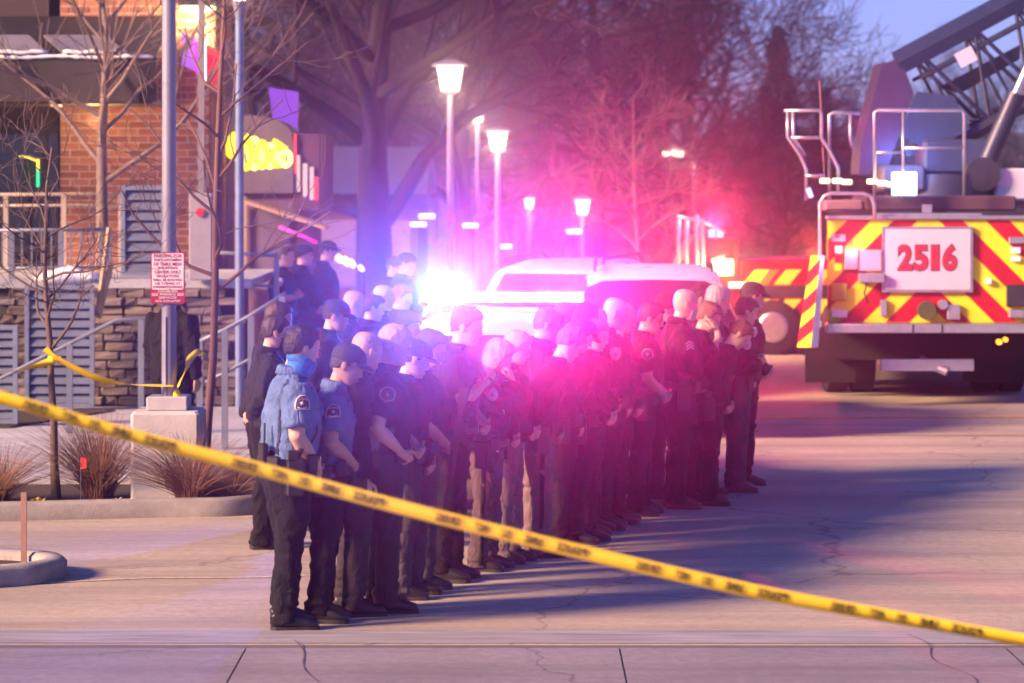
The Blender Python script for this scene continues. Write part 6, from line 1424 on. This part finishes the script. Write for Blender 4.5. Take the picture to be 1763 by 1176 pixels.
person(551, 37, 1.84, 0, 'officer in black cap next to the knit hat by the terrace', G2, zf=.13, top='black', pants='black', hat='cap', hatc='black', pr='clasp', far=True, bulk=1.1)
person(566, 23.6, 1.78, 0, 'officer in badge cap behind the blue shirted pair', G2, top='dknavy', pants='dknavy', hat='cap', hatc='dknavy', pr='clasp', head=(0, 10), far=True)
person(603, 26.9, 1.73, 0, 'fair short haired officer left of the police car', G2, top='navy', pants='black', hair='buzz', hc='blond', pr='clasp', head=(0, 6), far=True, bulk=1.1)
person(634, 27.1, 1.68, 0, 'brown haired officer left of the police car', G2, top='navy', pants='black', hair='short', hc='brown', pr='clasp', head=(0, 12), far=True)
person(655, 28.0, 1.74, -4, 'grey haired officer left of the police car', G2, top='navy', pants='black', hair='recede', hc='grey', pr='clasp', head=(0, 6), far=True)
person(682, 28.6, 1.72, -4, 'red haired officer close to the left side of the police car', G2, top='navy', pants='black', hair='short', hc='red', pr='clasp', head=(-4, 6), far=True)
person(668, 36, 1.80, -10, 'officer in dark cap far behind the police car', G2, top='navy', pants='black', hat='cap', hatc='navy', pr='clasp', head=(-10, 10), far=True)
person(694, 35.4, 1.86, -6, 'taller officer in knit hat far behind the police car', G2, top='navy', pants='black', hat='beanie', hatc='navy', pr='clasp', head=(0, 12), far=True)
person(690, 22.0, 1.76, 0, 'officer in dark knit hat between the flat blond hair and the police car', G2, top='navy', pants='black', hat='beanie', hatc='char', pr='clasp', head=(0, 6))
person(297, 26.7, 1.74, 60, 'dark clad person hidden behind the parking sign post', None, zf=.1, top='black', pants='black', hair='short', hc='dark', pr='sides', head=(0, 0), belt=False, bulk=1.22)

# ------------------------------------------------------------------ haze
hz = MB().box(-162, 162, -34, 212, -1.2, 13.5).build('glow_haze', None if False else bpy.data.materials.new('glow_air'))  # volume added so the strobes get a lens-like glow
hz['kind'] = 'stuff'
hm_ = hz.data.materials[0]; hm_.use_nodes = True; hn = hm_.node_tree.nodes; hn.clear()
ho = hn.new('ShaderNodeOutputMaterial'); pv = hn.new('ShaderNodeVolumePrincipled'); pv.inputs['Color'].default_value = (.92, .90, .95, 1); pv.inputs['Density'].default_value = HAZE; pv.inputs['Anisotropy'].default_value = HAZE_G
hm_.node_tree.links.new(pv.outputs[0], ho.inputs['Volume'])

# put every root Empty at the base of its thing
bpy.context.view_layer.update()
for o in list(COL.objects):
    if o.type == 'EMPTY' and o.parent is None and o.location.length < 1e-6 and o.children:
        P = [c.matrix_world @ Vector(v) for c in o.children if c.type == 'MESH' for v in c.bound_box]
        if not P: continue
        base = Vector(((min(p.x for p in P) + max(p.x for p in P)) / 2, (min(p.y for p in P) + max(p.y for p in P)) / 2, min(p.z for p in P)))
        o.location = base
        for c in o.children: c.location = c.location - base
